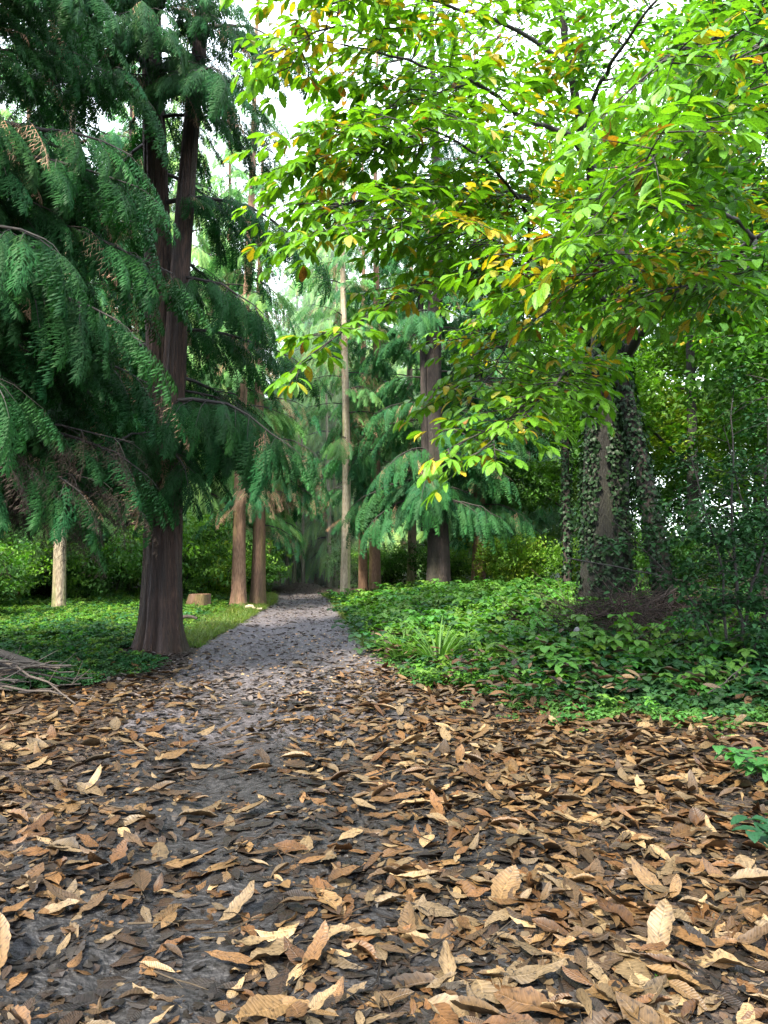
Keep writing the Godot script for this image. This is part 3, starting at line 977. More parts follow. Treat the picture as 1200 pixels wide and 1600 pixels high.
func undergrowth() -> void:
	# the right bank: a curved front edge, then back under the trees
	var edge := func(x: float) -> float: return table(-x, [[10.0, -15.0], [0.6, -14.6], [0.1, -11.6], [-0.7, -9.3], [-1.8, -7.7], [-3.0, -7.3], [-9.0, -7.0]])
	var bank := func() -> Array:
		var z := -6.9 - 22.0 * pow(rng.randf(), 1.25)
		var x := rnd(-2.0, 0.8 * -z)
		if z > edge.call(x) + patch.get_noise_2d(x * 120.0, z * 60.0) * 1.3 + rng.randfn(0.0, 0.18): return []
		if x < path_mid(z) + path_half(z) + 0.15: return []
		if (Vector2(x - 0.75, z + 10.7) * Vector2(0.8, 0.7)).length() < 0.45: return []
		return [x, z, 0.55 + 0.45 * smoothstep(0.0, 1.5, edge.call(x) - z)]
	var bright := func() -> Array:
		var p: Array = bank.call()
		if p.is_empty() or p[0] > 3.4 + (-p[1] - 12.0) * 0.35: return []
		if patch.get_noise_2d(p[0] * 45.0 + 9.0, p[1] * 45.0) < -0.12: return []
		return p
	var bramble := func() -> Array:
		var p: Array = bank.call()
		if p.is_empty(): return []
		if p[0] < 2.6 and patch.get_noise_2d(p[0] * 45.0 + 9.0, p[1] * 45.0) > 0.1: return []
		return p
	cover("green_herbs", "bright green leafy herbs carpeting the bank beside the path", M.nettle, 13500, bright, Color(0.12, 0.29, 0.035), 0.22, 0.6, 61)
	cover("bramble_cover", "darker blue-green brambles spreading over the bank below the ivy-clad chestnut", M.bramble, 10500, bramble, Color(0.05, 0.15, 0.055), 0.25, 0.62, 62)
	var tall := func() -> Array:
		var p: Array = bank.call()
		if p.is_empty() or patch.get_noise_2d(p[0] * 70.0 - 30.0, p[1] * 70.0) < 0.02: return []
		return p
	cover("nettle_stand", "taller leafy stems standing in loose stands among the low bank plants", M.nettle, 3000, tall, Color(0.11, 0.28, 0.05), 0.45, 0.9, 66)
	var stray := func() -> Array:
		var x := rnd(-0.3, 5.5)
		var z: float = edge.call(x) + absf(rng.randfn(0.0, 0.55)) - 0.1
		if x < path_mid(z) + path_half(z) * 0.9: return []
		return [x, z, 1.0]
	cover("small_weeds", "small scattered weeds creeping out from the bank into the fallen leaves", M.bramble, 420, stray, Color(0.08, 0.22, 0.05), 0.07, 0.24, 67)
	var verge := func() -> Array:
		var z := -8.2 - 22.0 * pow(rng.randf(), 1.2)
		var x := rnd(-0.62 * -z - 1.0, -2.4)
		var e := path_mid(z) - path_half(z)
		if x > e - 0.1 - 0.25 * smoothstep(-16.0, -9.0, z): return []
		if z > -9.4 + (x + 2.6) * 0.35 and x > -3.4: return []
		if Vector2(x + 3.55, z + 12.3).length() < 0.8 or (Vector2(x + 3.6, z + 8.2) * Vector2(0.8, 1)).length() < 0.75: return []
		return [x, z, 0.45 + 0.55 * smoothstep(0.0, 1.6, e - x)]
	var far_verge := func() -> Array:
		var p: Array = verge.call()
		if p.is_empty() or p[1] > -11.5 and rng.randf() < 0.7: return []
		return p
	var near_verge := func() -> Array:
		var p: Array = verge.call()
		if p.is_empty() or p[1] < -14.5 and rng.randf() < 0.6: return []
		return p
	cover("woodland_herbs", "light green low herbs around the foot of the forked cedar", M.nettle, 8000, far_verge, Color(0.14, 0.30, 0.045), 0.14, 0.34, 63)
	cover("bramble_patch", "dark glossy bramble patch between the brushwood heap and the forked cedar", M.bramble, 6500, near_verge, Color(0.05, 0.16, 0.055), 0.16, 0.38, 64)
	var grassy := func() -> Array:
		var z := -13.0 - 20.0 * rng.randf()
		var s := 1.0 if rng.randf() < 0.45 else -1.0
		var x := path_mid(z) + s * (path_half(z) + absf(rng.randfn(0.0, 0.45)) - 0.08)
		return [x, z, 1.0]
	cover("verge_grass", "thin pale green grass lining both edges of the far path", M.grass, 3500, grassy, Color(0.16, 0.24, 0.06), 0.10, 0.26, 65)

func grass_mesh(sd: int, blades: int, wide: float, spread: float) -> ArrayMesh:
	rng.seed = sd
	var b := MB.new()
	for k in blades:
		var a := rnd(0, TAU)
		var out := Vector3(cos(a), 0, sin(a))
		var dir := (Vector3.UP + out * rnd(0.1, 0.7)).normalized()
		b.blade(out * rnd(0.0, 0.12), dir, (Vector3.UP - dir * 0.3 - out).normalized(), rnd(0.7, 1.25), wide, 0.35, rnd(0.4, spread), 5, Color.WHITE * rnd(0.7, 1.25), 0.0, 0.0, 0.35)
	return b.mesh()

func sedge(label: String, where: Vector2, size: float, sd: int) -> void:
	rng.seed = sd
	var t := thing("sedge_tuft", label, "grass tuft", Vector3(where.x, floor_height(where.x, where.y), where.y), "sedge tufts on the bank")
	var m: StandardMaterial3D = M.herb.duplicate()
	m.albedo_color = lin(0.12, 0.26, 0.06)
	for k in 80:
		var a := rnd(0, TAU)
		var out := Vector3(cos(a), 0, sin(a))
		var dir := (Vector3.UP + out * rnd(0.1, 0.75)).normalized()
		var b := MB.new()
		b.blade(out * rnd(0.0, 0.1), dir, (Vector3.UP - out).normalized(), size * rnd(0.7, 1.2), 0.017, 0.4, rnd(0.5, 1.9), 6, Color.WHITE * rnd(0.7, 1.3), 0.0, 0.0, 0.3)
		put("blade", b.mesh(), m, t)

# a small plant of a few big leaves, each leaf a part
func sprig(called: String, label: String, category: String, where: Vector2, stems: int, tall: float, leaves: int, leaf: float, wide: float, tone: Color, sd: int, lean := 0.35) -> void:
	rng.seed = sd
	var t := thing(called, label, category, Vector3(where.x, top_height(where.x, where.y), where.y))
	var m: StandardMaterial3D = M.herb.duplicate()
	m.albedo_color = tone.linear_to_srgb()
	for s in stems:
		var a := s * TAU / stems + rnd(-0.4, 0.4)
		var tip := Vector3(cos(a) * tall * lean * rnd(0.6, 1.6), tall * rnd(0.7, 1.05), sin(a) * tall * lean * rnd(0.6, 1.6))
		var b := MB.new()
		var pts := PackedVector3Array([Vector3(0, -0.03, 0), Vector3(tip.x * 0.3, tip.y * 0.6, tip.z * 0.3), tip])
		b.tube(pts, PackedFloat32Array([0.004, 0.003, 0.0015]), 5)
		var stem := put("stem", b.mesh(), M.twig, t)
		for k in leaves:
			var f := 0.35 + 0.65 * (k + 1.0) / leaves
			var p := pts[0].lerp(pts[1], f * 2.0) if f < 0.5 else pts[1].lerp(pts[2], f * 2.0 - 1.0)
			var az := k * 2.4 + a
			var lb := MB.new()
			lb.blade(Vector3.ZERO, Vector3(cos(az), rnd(-0.2, 0.35), sin(az)).normalized(), Vector3.UP, leaf * rnd(0.7, 1.15), leaf * wide, rnd(0.1, 0.4), rnd(0.3, 1.1), 8, Color.WHITE * rnd(0.75, 1.25), 0.0, 0.1, 0.4)
			put("leaf", lb.mesh(), m, stem, Transform3D(Basis.IDENTITY, p))

# ------------------------------------------------------------------ dead wood
func stick(called: String, label: String, category: String, a: Vector3, b: Vector3, r: float, mat: Material, sd: int, group := "", twigs := 2) -> Node3D:
	rng.seed = sd
	var t := thing(called, label, category, a, group)
	var line := limb(t, [Vector3.ZERO, (b - a) * 0.35 + Vector3(rnd(-1, 1), rnd(-0.5, 1), rnd(-1, 1)) * 0.05, (b - a) * 0.7 + Vector3(rnd(-1, 1), rnd(-0.5, 1), rnd(-1, 1)) * 0.05, b - a], r, r * 0.45, 7, mat)
	for k in twigs:
		var p := line[int(line.size() * rnd(0.3, 0.85))]
		var d := ((b - a).normalized() + Vector3(rnd(-1, 1), rnd(-0.3, 1), rnd(-1, 1)) * 0.8).normalized()
		var mb := MB.new()
		mb.tube(PackedVector3Array([p, p + d * 0.15, p + d * 0.3 + Vector3(rnd(-1, 1), rnd(-1, 1), rnd(-1, 1)) * 0.05]), PackedFloat32Array([r * 0.35, r * 0.25, 0.002]), 4)
		put("twig", mb.mesh(), mat, t.get_child(0))
	return t

func dead_wood() -> void:
	var heap := "sticks of the brushwood heap"
	rng.seed = 700
	for k in 24:
		var c := Vector3(-3.85 + rnd(-0.9, 0.35), 0, -8.2 + rnd(-0.55, 0.45))
		var h := land(c.x, c.z) + rnd(0.03, 0.46) * clampf(1.0 - absf(c.x + 4.1) * 0.55, 0.25, 1.0)
		var a := rnd(-0.5, 0.6)
		var l := rnd(0.5, 1.3)
		var d := Vector3(cos(a), rnd(-0.22, 0.1), sin(a)) * l * 0.5
		var sd := rng.randi()
		var keep := rng.state
		stick("stick", "thin dead stick lying crosswise in the brushwood heap before the bramble patch", "stick", c - d + Vector3(0, h, 0), c + d + Vector3(0, h, 0), rnd(0.012, 0.028), M.twig if k % 3 else M.dead_wood, sd, heap)
		rng.state = keep
	stick("dead_branch", "thick grey-violet dead bough lying on top of the brushwood heap", "branch", Vector3(-5.3, 0.62, -8.5), Vector3(-3.6, 0.33, -8.25), 0.075, M.twig, 21, "", 1)
	stick("dead_branch", "long thin curved branch arching from the brushwood heap down to the leaf litter", "branch", Vector3(-4.2, 0.5, -8.1), Vector3(-3.0, 0.05, -7.6), 0.016, M.dead_wood, 22)
	stick("fallen_log", "pale grey weathered log sticking up from the brambles below the ivy-clad chestnut", "log", Vector3(2.62, 0.50, -10.6), Vector3(3.35, 0.12, -9.9), 0.07, M.grey_wood, 23, "", 0)
	stick("dead_branch", "bent pale branch with bare twigs beside the foot of the ivy-clad chestnut", "branch", Vector3(3.2, 0.35, -11.4), Vector3(4.5, 1.05, -11.9), 0.028, M.dead_wood, 24, "", 4)
	stick("dead_branch", "long thin bare branch arching across the foot of the leaning ivy-clad stem", "branch", Vector3(2.9, 1.5, -12.2), Vector3(5.3, 0.95, -10.8), 0.014, M.twig, 25, "", 3)
	stick("dead_branch", "thin reddish twig slanting over the leaves below the dark sapling", "twig", Vector3(3.0, 0.1, -7.6), Vector3(3.7, 0.42, -7.9), 0.009, M.dead_wood, 26, "", 1)
	stick("fallen_log", "small dark log lying in the pale herbs behind the forked cedar", "log", Vector3(-4.9, 0.2, -17.6), Vector3(-4.2, 0.18, -17.4), 0.07, M.dark_bark, 27, "", 0)
	stick("fallen_log", "short pale log at the path edge below the two reddish trunks", "log", Vector3(-3.95, 0.12, -22.2), Vector3(-3.45, 0.1, -22.0), 0.07, M.pale_bark, 28, "", 0)
	# a tangle of thin dead stems round the feet of the two ivy-clad trunks
	rng.seed = 701
	var b := MB.new()
	for k in 6:
		var a := rnd(0, TAU)
		var d := Vector3(cos(a), rnd(0.0, 0.7), sin(a))
		b.tube(PackedVector3Array([Vector3.ZERO, d * 0.3, d * 0.6 + Vector3(rnd(-0.2, 0.2), rnd(-0.3, 0.1), rnd(-0.2, 0.2)), d * 0.95 + Vector3(rnd(-0.3, 0.3), rnd(-0.6, 0.0), rnd(-0.3, 0.3))]), PackedFloat32Array([0.011, 0.009, 0.006, 0.003]), 4)
	var spots := Spots.new()
	for k in 620:
		var x := rnd(2.4, 5.8)
		var z := rnd(-13.2, -9.8)
		var rise := 0.75 * exp(-pow((x - 3.9) / 1.1, 2.0) - pow((z + 11.6) / 1.0, 2.0))
		spots.add(Transform3D(Basis.from_euler(Vector3(rnd(-0.5, 0.5), rnd(0, TAU), rnd(-0.5, 0.5))).scaled(Vector3.ONE * rnd(0.3, 1.0)), Vector3(x, land(x, z) + rise * rnd(0.3, 1.0), z)), Color(0.03, 0.02, 0.015) * rnd(0.4, 1.8))
	tag(scatter("dead_brush", b.mesh(), M.dry_spray, spots), "tangle of dead brown stems heaped round the feet of the ivy-clad trunks", "dead brush", "", "stuff")
	# sawn stump
	rng.seed = 702
	var s := thing("tree_stump", "low sawn reddish stump in the herbs between the forked cedar and the reddish trunks", "tree stump", Vector3(-5.35, land(-5.35, -22.2), -22.2))
	var block := put("stump", trunk(0.48, 0.33, 0.29, 0.3, 0.08, Vector3(0.06, 0, 0), 8, 32, 8), M.tan_bark, s)
	var top := MB.new()
	for k in 32:
		var a := TAU * k / 32
		var e := TAU * (k + 1) / 32
		top.tri(Vector3(0.06, 0.485, 0), Vector3(0.06 + cos(a) * 0.29, 0.475, sin(a) * 0.29), Vector3(0.06 + cos(e) * 0.29, 0.475, sin(e) * 0.29))
	put("cut_face", top.mesh(), M.cut_wood, block)

# ------------------------------------------------------------------ dark bushes on the bank
func sapling(label: String, where: Vector3, sd: int, stems: Array, leaves: int, leaf: float, tone: Color, spread: float) -> void:
	var t := thing("sapling", label, "shrub", where)
	rng.seed = sd
	var spots := Spots.new()
	for e in stems:
		var tip: Vector3 = e[0]
		var line := limb(t, [Vector3(rnd(-0.12, 0.12), -0.1, rnd(-0.12, 0.12)), tip * Vector3(0.3, 0.45, 0.3), tip * Vector3(0.75, 0.8, 0.75), tip], e[1], 0.006, 6)
		for k in int(e[2]):
			var i := int(line.size() * rnd(0.15, 0.98))
			var a := rnd(0, TAU)
			var l := spread * rnd(0.4, 1.2)
			var d := Vector3(cos(a), rnd(-0.25, 0.6), sin(a)).normalized()
			var w := limb(t, [line[i], line[i] + d * l * 0.5, line[i] + d * l + Vector3.DOWN * l * 0.2], 0.006, 0.002, 4)
			for j in leaves:
				var p := w[mini(int(w.size() * sqrt(rng.randf())), w.size() - 1)] + Vector3(rnd(-1, 1), rnd(-1, 1), rnd(-1, 1)) * 0.10 * spread
				var az := rnd(0, TAU)
				spots.add(frame(p, Vector3(cos(az), rnd(-0.7, 0.3), sin(az)), Vector3(rnd(-0.6, 0.6), 1, rnd(-0.6, 0.6)), leaf * rnd(0.6, 1.25)), tone * rnd(0.5, 1.6))
	scatter("foliage", M.bush_leaf, M.ivy, spots, t)

# ------------------------------------------------------------------ the scene
func _ready() -> void:
	hills.seed = 4; hills.frequency = 0.35; hills.fractal_octaves = 3
	clods.seed = 5; clods.frequency = 2.2; clods.fractal_octaves = 5
	patch.seed = 6; patch.frequency = 0.012; patch.fractal_octaves = 3
	bark_noise.seed = 7; bark_noise.frequency = 0.03; bark_noise.fractal_octaves = 3
	var cam := Camera3D.new()
	cam.name = "camera"
	add_child(cam)
	cam.position = EYE
	cam.rotation_degrees.x = PITCH
	cam.fov = rad_to_deg(2.0 * atan(800.0 / FOCAL))
	cam.near = 0.05
	cam.far = 600.0
	var sky_mat := ProceduralSkyMaterial.new()
	sky_mat.sky_top_color = Color(0.86, 0.90, 0.97)
	sky_mat.sky_horizon_color = Color(0.93, 0.95, 0.99)
	sky_mat.sky_curve = 0.2
	sky_mat.sky_energy_multiplier = 1.0
	sky_mat.ground_bottom_color = Color(0.2, 0.2, 0.17)
	sky_mat.ground_horizon_color = Color(0.5, 0.5, 0.48)
	var env := Environment.new()
	env.background_mode = Environment.BG_SKY
	env.sky = Sky.new()
	env.sky.sky_material = sky_mat
	env.tonemap_mode = Environment.TONE_MAPPER_LINEAR
	env.tonemap_exposure = 7.4
	env.volumetric_fog_enabled = true
	env.volumetric_fog_density = 0.0
	env.sdfgi_enabled = true
	env.ssao_enabled = true
	env.ssil_enabled = true
	var we := WorldEnvironment.new()
	we.name = "environment"
	we.environment = env
	add_child(we)
	var sun := DirectionalLight3D.new()
	sun.name = "sun"
	sun.light_energy = 1.0
	sun.light_angular_distance = 6.0
	sun.light_color = Color(1.0, 0.96, 0.88)
	sun.shadow_enabled = true
	add_child(sun)
	sun.rotation_degrees = Vector3(-46, -32, 0)

	materials()
	var mist := FogVolume.new()
	mist.name = "haze"
	mist.size = Vector3(90, 40, 60)
	mist.position = Vector3(-3, 18, -66)
	var air := FogMaterial.new()
	air.density = 0.012
	air.albedo = Color(0.86, 0.97, 0.86)
	mist.material = air
	mist.set_meta("kind", "stuff")
	add_child(mist)
	tag(mist, "pale air between the farthest trees", "", "", "stuff")
	# shared shapes
	for k in 4: M["spray_%d" % k] = spray_mesh(40 + k)
	for k in 3:
		M["chestnut_%d" % k] = chestnut_leaf(50 + k)
	M.spray_dry = spray_mesh(45, true)
	for k in 4:
		rng.seed = 60 + k
		var fb := MB.new()
		fallen_leaf(fb, Transform3D.IDENTITY, Color.WHITE, 5, 0.8)
		M["fallen_%d" % k] = fb.mesh()
	M.scrap = scrap_mesh(69)
	for k in 2: M["clump_%d" % k] = leaf_clump(70 + k, 22, 0.24, 0.24)
	M.ivy_leaf = small_leaf(80, 0.42)
	M.bush_leaf = small_leaf(81, 0.27)
	M.nettle = herb_mesh(82, 6, 0.23, 0.28, 0.5)
	M.bramble = herb_mesh(83, 5, 0.24, 0.36, 1.1)
	M.grass = grass_mesh(84, 16, 0.02, 1.4)

	# ground and path
	var xs := PackedFloat32Array()
	for k in range(-90, 91):
		var s := k / 90.0
		xs.append(signf(s) * (7.0 * absf(s) + 83.0 * pow(absf(s), 5.0)))
	var zs := PackedFloat32Array()
	for k in 240:
		var s := k / 239.0
		zs.append(4.0 - 14.0 * s - 110.0 * pow(s, 3.2))
	var ground := put("ground", sheet(xs, zs, floor_height, false), M.soil)
	tag(ground, "dark leaf mould of the forest floor strewn with fallen leaves", "", "", "structure")
	xs = PackedFloat32Array()
	for k in 73: xs.append(-1.06 + 2.12 * k / 72.0)
	zs = PackedFloat32Array()
	for k in 420:
		var s := k / 419.0
		zs.append(3.0 - 17.0 * s - 60.0 * pow(s, 3.0))
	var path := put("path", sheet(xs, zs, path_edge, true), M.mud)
	tag(path, "wet dark muddy footpath running away between the trees", "", "", "structure")

	# named conifers
	var teal := Color(0.032, 0.112, 0.038)
	var deep := Color(0.015, 0.058, 0.016)
	var fresh := Color(0.11, 0.25, 0.08)
	var g := func(x: float, z: float) -> Vector3: return Vector3(x, land(x, z), z)
	conifer("cedar_tree", "massive forked cedar with flared reddish base beside the left edge of the path", g.call(-3.55, -12.3), {h = 19.0, r = 0.31, top = 0.02, lean = Vector3(-0.6, 0, 0), from = 3.3, reach = 3.0, count = 58, size = 0.62, dens = 0.8, tone = deep, dead = 0.05, bark = "cedar_bark", flare = 0.7, ridge = 0.24, segs = 72, rings = 90, seed = 101, gap = [4.3, 8.8, 1.0], gap_at = 1.75, droop = 0.55, rise = 0.12,
		list = [[3.2, 60, 1.6, 0.1, 0.5], [3.9, 30, 1.8, 0.15, 0.55], [3.5, 10, 1.7, 0.1, 0.45], [4.2, -15, 1.8, 0.15, 0.5], [3.4, 100, 1.6, 0.2, 0.5], [3.1, 140, 1.8, 0.1, 0.4], [4.1, 160, 2.4, 0.1, 0.4], [3.0, 85, 1.0, 0.0, 0.6],
			[9.2, 80, 3.0, 0.15, 0.35], [9.6, 110, 3.2, 0.1, 0.3], [8.9, 50, 2.8, 0.1, 0.4], [10.0, 30, 2.9, 0.2, 0.5], [9.0, 140, 3.2, 0.1, 0.35], [10.4, 95, 3.3, 0.2, 0.4], [10.2, 60, 3.0, 0.2, 0.45]]})
	var fork: Node3D = get_node("cedar_tree")
	rng.seed = 102
	var second := put("trunk", trunk(15.0, 0.20, 0.03, 0.0, 0.2, Vector3(0.95, 0, 0.1), 9, 40, 50, 0.0), M.cedar_bark, fork, Transform3D(Basis.IDENTITY, Vector3(0.13, 2.0, 0.1)))
	second.name = "second_stem"
	conifer("cedar_tree", "broad dark cedar whose drooping fern-like boughs reach in from beyond the frame edge", g.call(-5.9, -9.2), {h = 17.0, r = 0.36, from = 2.9, reach = 2.8, count = 66, size = 0.66, dens = 0.85, tone = deep, dead = 0.06, bark = "cedar_bark", flare = 0.5, seed = 112, droop = 0.36, rise = 0.1, shape = 0.55,
		list = [[2.7, 20, 2.7, 0.08, 0.28], [3.1, 0, 2.9, 0.1, 0.3], [3.7, 40, 2.7, 0.1, 0.35], [4.2, -10, 3.0, 0.1, 0.3], [4.7, 15, 3.0, 0.1, 0.32], [5.2, 35, 2.9, 0.1, 0.3], [5.7, -5, 3.1, 0.1, 0.3], [6.3, 15, 2.9, 0.1, 0.3], [6.8, 5, 2.8, 0.1, 0.3], [8.4, 10, 2.6, 0.2, 0.35], [9.0, 25, 2.6, 0.2, 0.3], [2.9, 60, 2.4, 0.05, 0.3], [4.4, 70, 2.4, 0.1, 0.3], [6.0, 60, 2.5, 0.1, 0.3]]})
	var near: Node3D = get_node("cedar_tree_001")
	rng.seed = 115
	var withered := Spots.new()
	for e in [[2.5, 15, 2.7], [2.8, 35, 2.5], [2.3, -5, 2.9], [2.6, 55, 2.2], [2.2, 25, 2.4], [3.0, 5, 3.0]]:
		put("bare_bough", bough(Vector3(0, e[0], 0), deg_to_rad(e[1]), e[2], 0.12, 0.2, 0.03, Spots.new(), withered, 0.6, 0.7, deep, 10.0), null, near)
	for k in withered.tint.size(): withered.tint[k] = withered.tint[k] * Color(0.06, 0.06, 0.06)
	scatter("bare_twigs", M.spray_dry, M.dry_spray, withered, near)
	conifer("pale_tree", "slender pale trunk standing in the herbs between the cedar boughs", g.call(-8.4, -20.0), {h = 22.0, r = 0.17, from = 5.0, reach = 3.0, count = 56, size = 0.8, dens = 0.8, tone = teal, bark = "pale_bark", flare = 0.25, seed = 123})
	conifer("redwood_tree", "tall reddish trunk leaning slightly, left one of a close pair beside the path", g.call(-4.55, -24.2), {h = 21.0, r = 0.23, from = 5.6, reach = 2.2, count = 34, size = 0.75, dens = 0.8, tone = fresh, dead = 0.12, bark = "tan_bark", flare = 0.35, lean = Vector3(0.5, 0, 0), seed = 134})
	conifer("redwood_tree", "shorter brown trunk with dead tan boughs, right one of a close pair beside the path", g.call(-4.05, -24.8), {h = 15.0, r = 0.25, from = 2.6, reach = 2.1, count = 32, size = 0.7, dens = 0.8, tone = teal, dead = 0.6, bark = "tan_bark", flare = 0.35, seed = 145,
		list = [[4.9, 60, 2.0, 0.2, 0.5], [5.4, 20, 2.1, 0.2, 0.5], [4.2, 30, 2.2, 0.1, 0.5], [4.6, 5, 2.2, 0.1, 0.4], [5.0, 45, 2.1, 0.1, 0.4]]})
	conifer("larch_tree", "tall pale straight trunk with thin bare dead twigs beside the end of the path", g.call(-1.42, -28.5), {h = 22.0, r = 0.19, from = 6.0, reach = 2.0, count = 44, size = 0.75, dens = 0.7, tone = fresh, dead = 0.35, bark = "larch_bark", flare = 0.3, seed = 156, lean = Vector3(-0.3, 0, 0), droop = 0.35, rise = 0.2})
	conifer("cedar_tree", "reddish brown trunk just right of the pale larch at the path edge", g.call(-0.34, -30.5), {h = 23.0, r = 0.24, from = 4.2, reach = 2.2, count = 44, size = 0.8, dens = 0.85, tone = teal, bark = "tan_bark", flare = 0.3, seed = 167})
	conifer("cedar_tree", "thin reddish trunk half hidden behind the trunk beside the larch", g.call(-0.9, -33.5), {h = 21.0, r = 0.2, from = 3.2, reach = 2.3, count = 40, size = 0.85, dens = 0.75, tone = teal, bark = "tan_bark", flare = 0.3, seed = 178})
	conifer("pine_tree", "short visible pale trunk between the brown trunk and the double-stemmed dark cedar", g.call(1.25, -35.0), {h = 22.0, r = 0.22, from = 3.4, reach = 2.5, count = 42, size = 0.85, dens = 0.8, tone = fresh, bark = "pale_bark", flare = 0.3, seed = 189})
	conifer("cedar_tree", "thick dark cedar with two stems above the green bank in mid distance", g.call(1.9, -27.0), {h = 24.0, r = 0.42, from = 3.1, reach = 3.1, count = 66, size = 0.8, dens = 0.85, tone = teal, bark = "dark_bark", flare = 0.25, ridge = 0.14, seed = 190, droop = 0.5, gap = [6.6, 9.5, 0.8], list = [[3.4, 150, 2.8, 0.1, 0.5], [3.7, 100, 2.0, 0.1, 0.5], [4.0, 180, 3.0, 0.1, 0.4], [3.3, 40, 2.2, 0.1, 0.5]]})
	var double: Node3D = get_node("cedar_tree_004")
	rng.seed = 191
	put("second_stem", trunk(15.0, 0.17, 0.04, 0.0, 0.12, Vector3(-0.35, 0, 0), 12, 24, 30, 0.0), M.dark_bark, double, Transform3D(Basis.IDENTITY, Vector3(-0.45, 2.2, 0.1)))
	conifer("cedar_tree", "brown trunk with drooping blue-green boughs between the dark cedar and the ivy-clad chestnut", g.call(3.68, -30.0), {h = 22.0, r = 0.27, from = 2.9, reach = 2.6, count = 50, size = 0.85, dens = 0.8, tone = teal, bark = "tan_bark", flare = 0.3, seed = 201})
	# far conifers: four built, the rest copies of them
	var far_label := "distant pale green conifer in the wood beyond the end of the path"
	var far_group := "conifers in the wood beyond the path"
	var protos := []
	for k in 3:
		protos.append(conifer("conifer", far_label, g.call([-7.5, 0.6, 6.2][k], [-36.0, -44.0, -40.0][k]), {h = [23.0, 21.0, 25.0][k], r = 0.26, from = 1.6, reach = [4.0, 4.2, 3.8][k], count = 90, size = 0.95, dens = 0.75, tone = [Color(0.16, 0.33, 0.10), Color(0.21, 0.38, 0.13), Color(0.09, 0.25, 0.10)][k], dead = 0.05, bark = ["tan_bark", "pale_bark", "dark_bark"][k], flare = 0.3, segs = 20, rings = 24, seed = 301 + k}, far_group))
	rng.seed = 330
	for e in [[-2.3, -46, 1], [-9.3, -41.5, 0], [-0.6, -52, 1], [-10.5, -31, 2], [-12.5, -26, 0], [-11, -40, 1], [-8.5, -46, 2], [-15, -34, 2], [-17, -44, 0], [-9.8, -54, 1], [-3.4, -47, 2], [-2.6, -56, 0], [-13, -60, 2], [-5.5, -66, 1], [-9, -70, 2], [-1.0, -66, 2], [3.2, -52, 1], [3.4, -43, 0], [8.5, -50, 0], [6.5, -60, 2], [11, -42, 1], [13, -55, 2], [9.5, -66, 0], [-20, -56, 1], [-17, -66, 0], [1.5, -74, 0], [-6.6, -58, 2], [-14, -19, 2], [-17, -28, 1], [16, -64, 1], [-4.0, -47, 3], [-2.7, -43, 4], [-8.4, -31.5, 4], [-12.2, -36, 3], [-5.6, -53, 4]]:
		copy(protos[e[2] % 3], "conifer", g.call(e[0], e[1]), rnd(0, TAU), Vector3.ONE * rnd(0.85, 1.08) * (Vector3(0.8, 1.35, 0.8) if e[2] > 2 else Vector3.ONE), far_label, far_group)
	# thin bare trunks in the dark at the end of the path
	rng.seed = 340
	var stem := thing("dead_tree", "thin bare pale trunk standing in the dark gap beyond the leaf mound", "tree", g.call(-4.9, -42.0), "bare trunks in the dark gap")
	put("trunk", trunk(9.0, 0.12, 0.05, 0.2, 0.05, Vector3(0.2, 0, 0), 4, 14, 16), M.pale_bark, stem)
	for e in [[-5.5, -44], [-4.35, -41.5], [-5.2, -46], [-6.1, -45], [-2.9, -41]]:
		copy(stem, "dead_tree", g.call(e[0], e[1]), rnd(0, TAU), Vector3.ONE * rnd(0.8, 1.25), "thin bare pale trunk standing in the dark gap beyond the leaf mound", "bare trunks in the dark gap")

	# broadleaved trees and bushes behind
	var lime := [Color(0.17, 0.34, 0.04), Color(0.13, 0.29, 0.04), Color(0.25, 0.36, 0.045)]
	var mid_green := [Color(0.07, 0.19, 0.04), Color(0.09, 0.23, 0.045), Color(0.13, 0.28, 0.04)]
	var b0 := broadleaf("broadleaf_tree", "sunlit lime green broadleaved tree behind the ivy-clad stems", g.call(8.8, -22.0), 402, 18.0, 4.4, 2.2, 0.2, 1700, 0.9, lime, M.mossy_bark, "broadleaved trees behind the bank")
	var b1 := broadleaf("broadleaf_tree", "mid green broadleaved tree behind the dark saplings", g.call(9.6, -16.5), 403, 16.0, 3.9, 2.0, 0.18, 1500, 0.85, mid_green, M.mossy_bark, "broadleaved trees behind the bank")
	rng.seed = 410
	var bl := "broadleaved tree in the green wood behind the bank"
	for e in [[13, -27, 0], [15, -20, 1], [11.5, -34, 1], [17, -36, 0], [7.2, -31, 1], [20, -28, 1], [-16, -23, 1], [-19, -33, 0], [12.5, -13, 1]]:
		copy(b0 if e[2] == 0 else b1, "broadleaf_tree", g.call(e[0], e[1]), rnd(0, TAU), Vector3.ONE * rnd(0.85, 1.15), bl, "broadleaved trees behind the bank")
	var thin := conifer("ivy_trunk", "thin dark ivy-covered trunk standing behind the bank left of the chestnut", g.call(5.95, -25.0), {h = 12.0, r = 0.14, from = 20.0, reach = 1.0, count = 0, size = 0.7, dens = 0.7, tone = deep, bark = "dark_bark", flare = 0.25, seed = 211})
	var up := func() -> Array:
		var y := rng.randf() * 9.0
		var a := rnd(0, TAU)
		var d := Vector3(cos(a), 0, sin(a))
		return [trunk_mid(12.0, 0.14, Vector3.ZERO, 211, y) + d * 0.13, d]
	ivy_on(thin, up, 1300, 0.11, Color(0.010, 0.028, 0.010))
	var u0 := bush("bush", "leafy green bush in the understorey behind the trunks", g.call(-9.5, -24.5), 421, 2.2, 1.5, 330, 0.5, mid_green, "understorey bushes")
	var u1 := bush("bush", "leafy lime green bush in the understorey behind the trunks", g.call(7.2, -26.5), 422, 2.0, 1.6, 330, 0.5, lime, "understorey bushes")
	rng.seed = 430
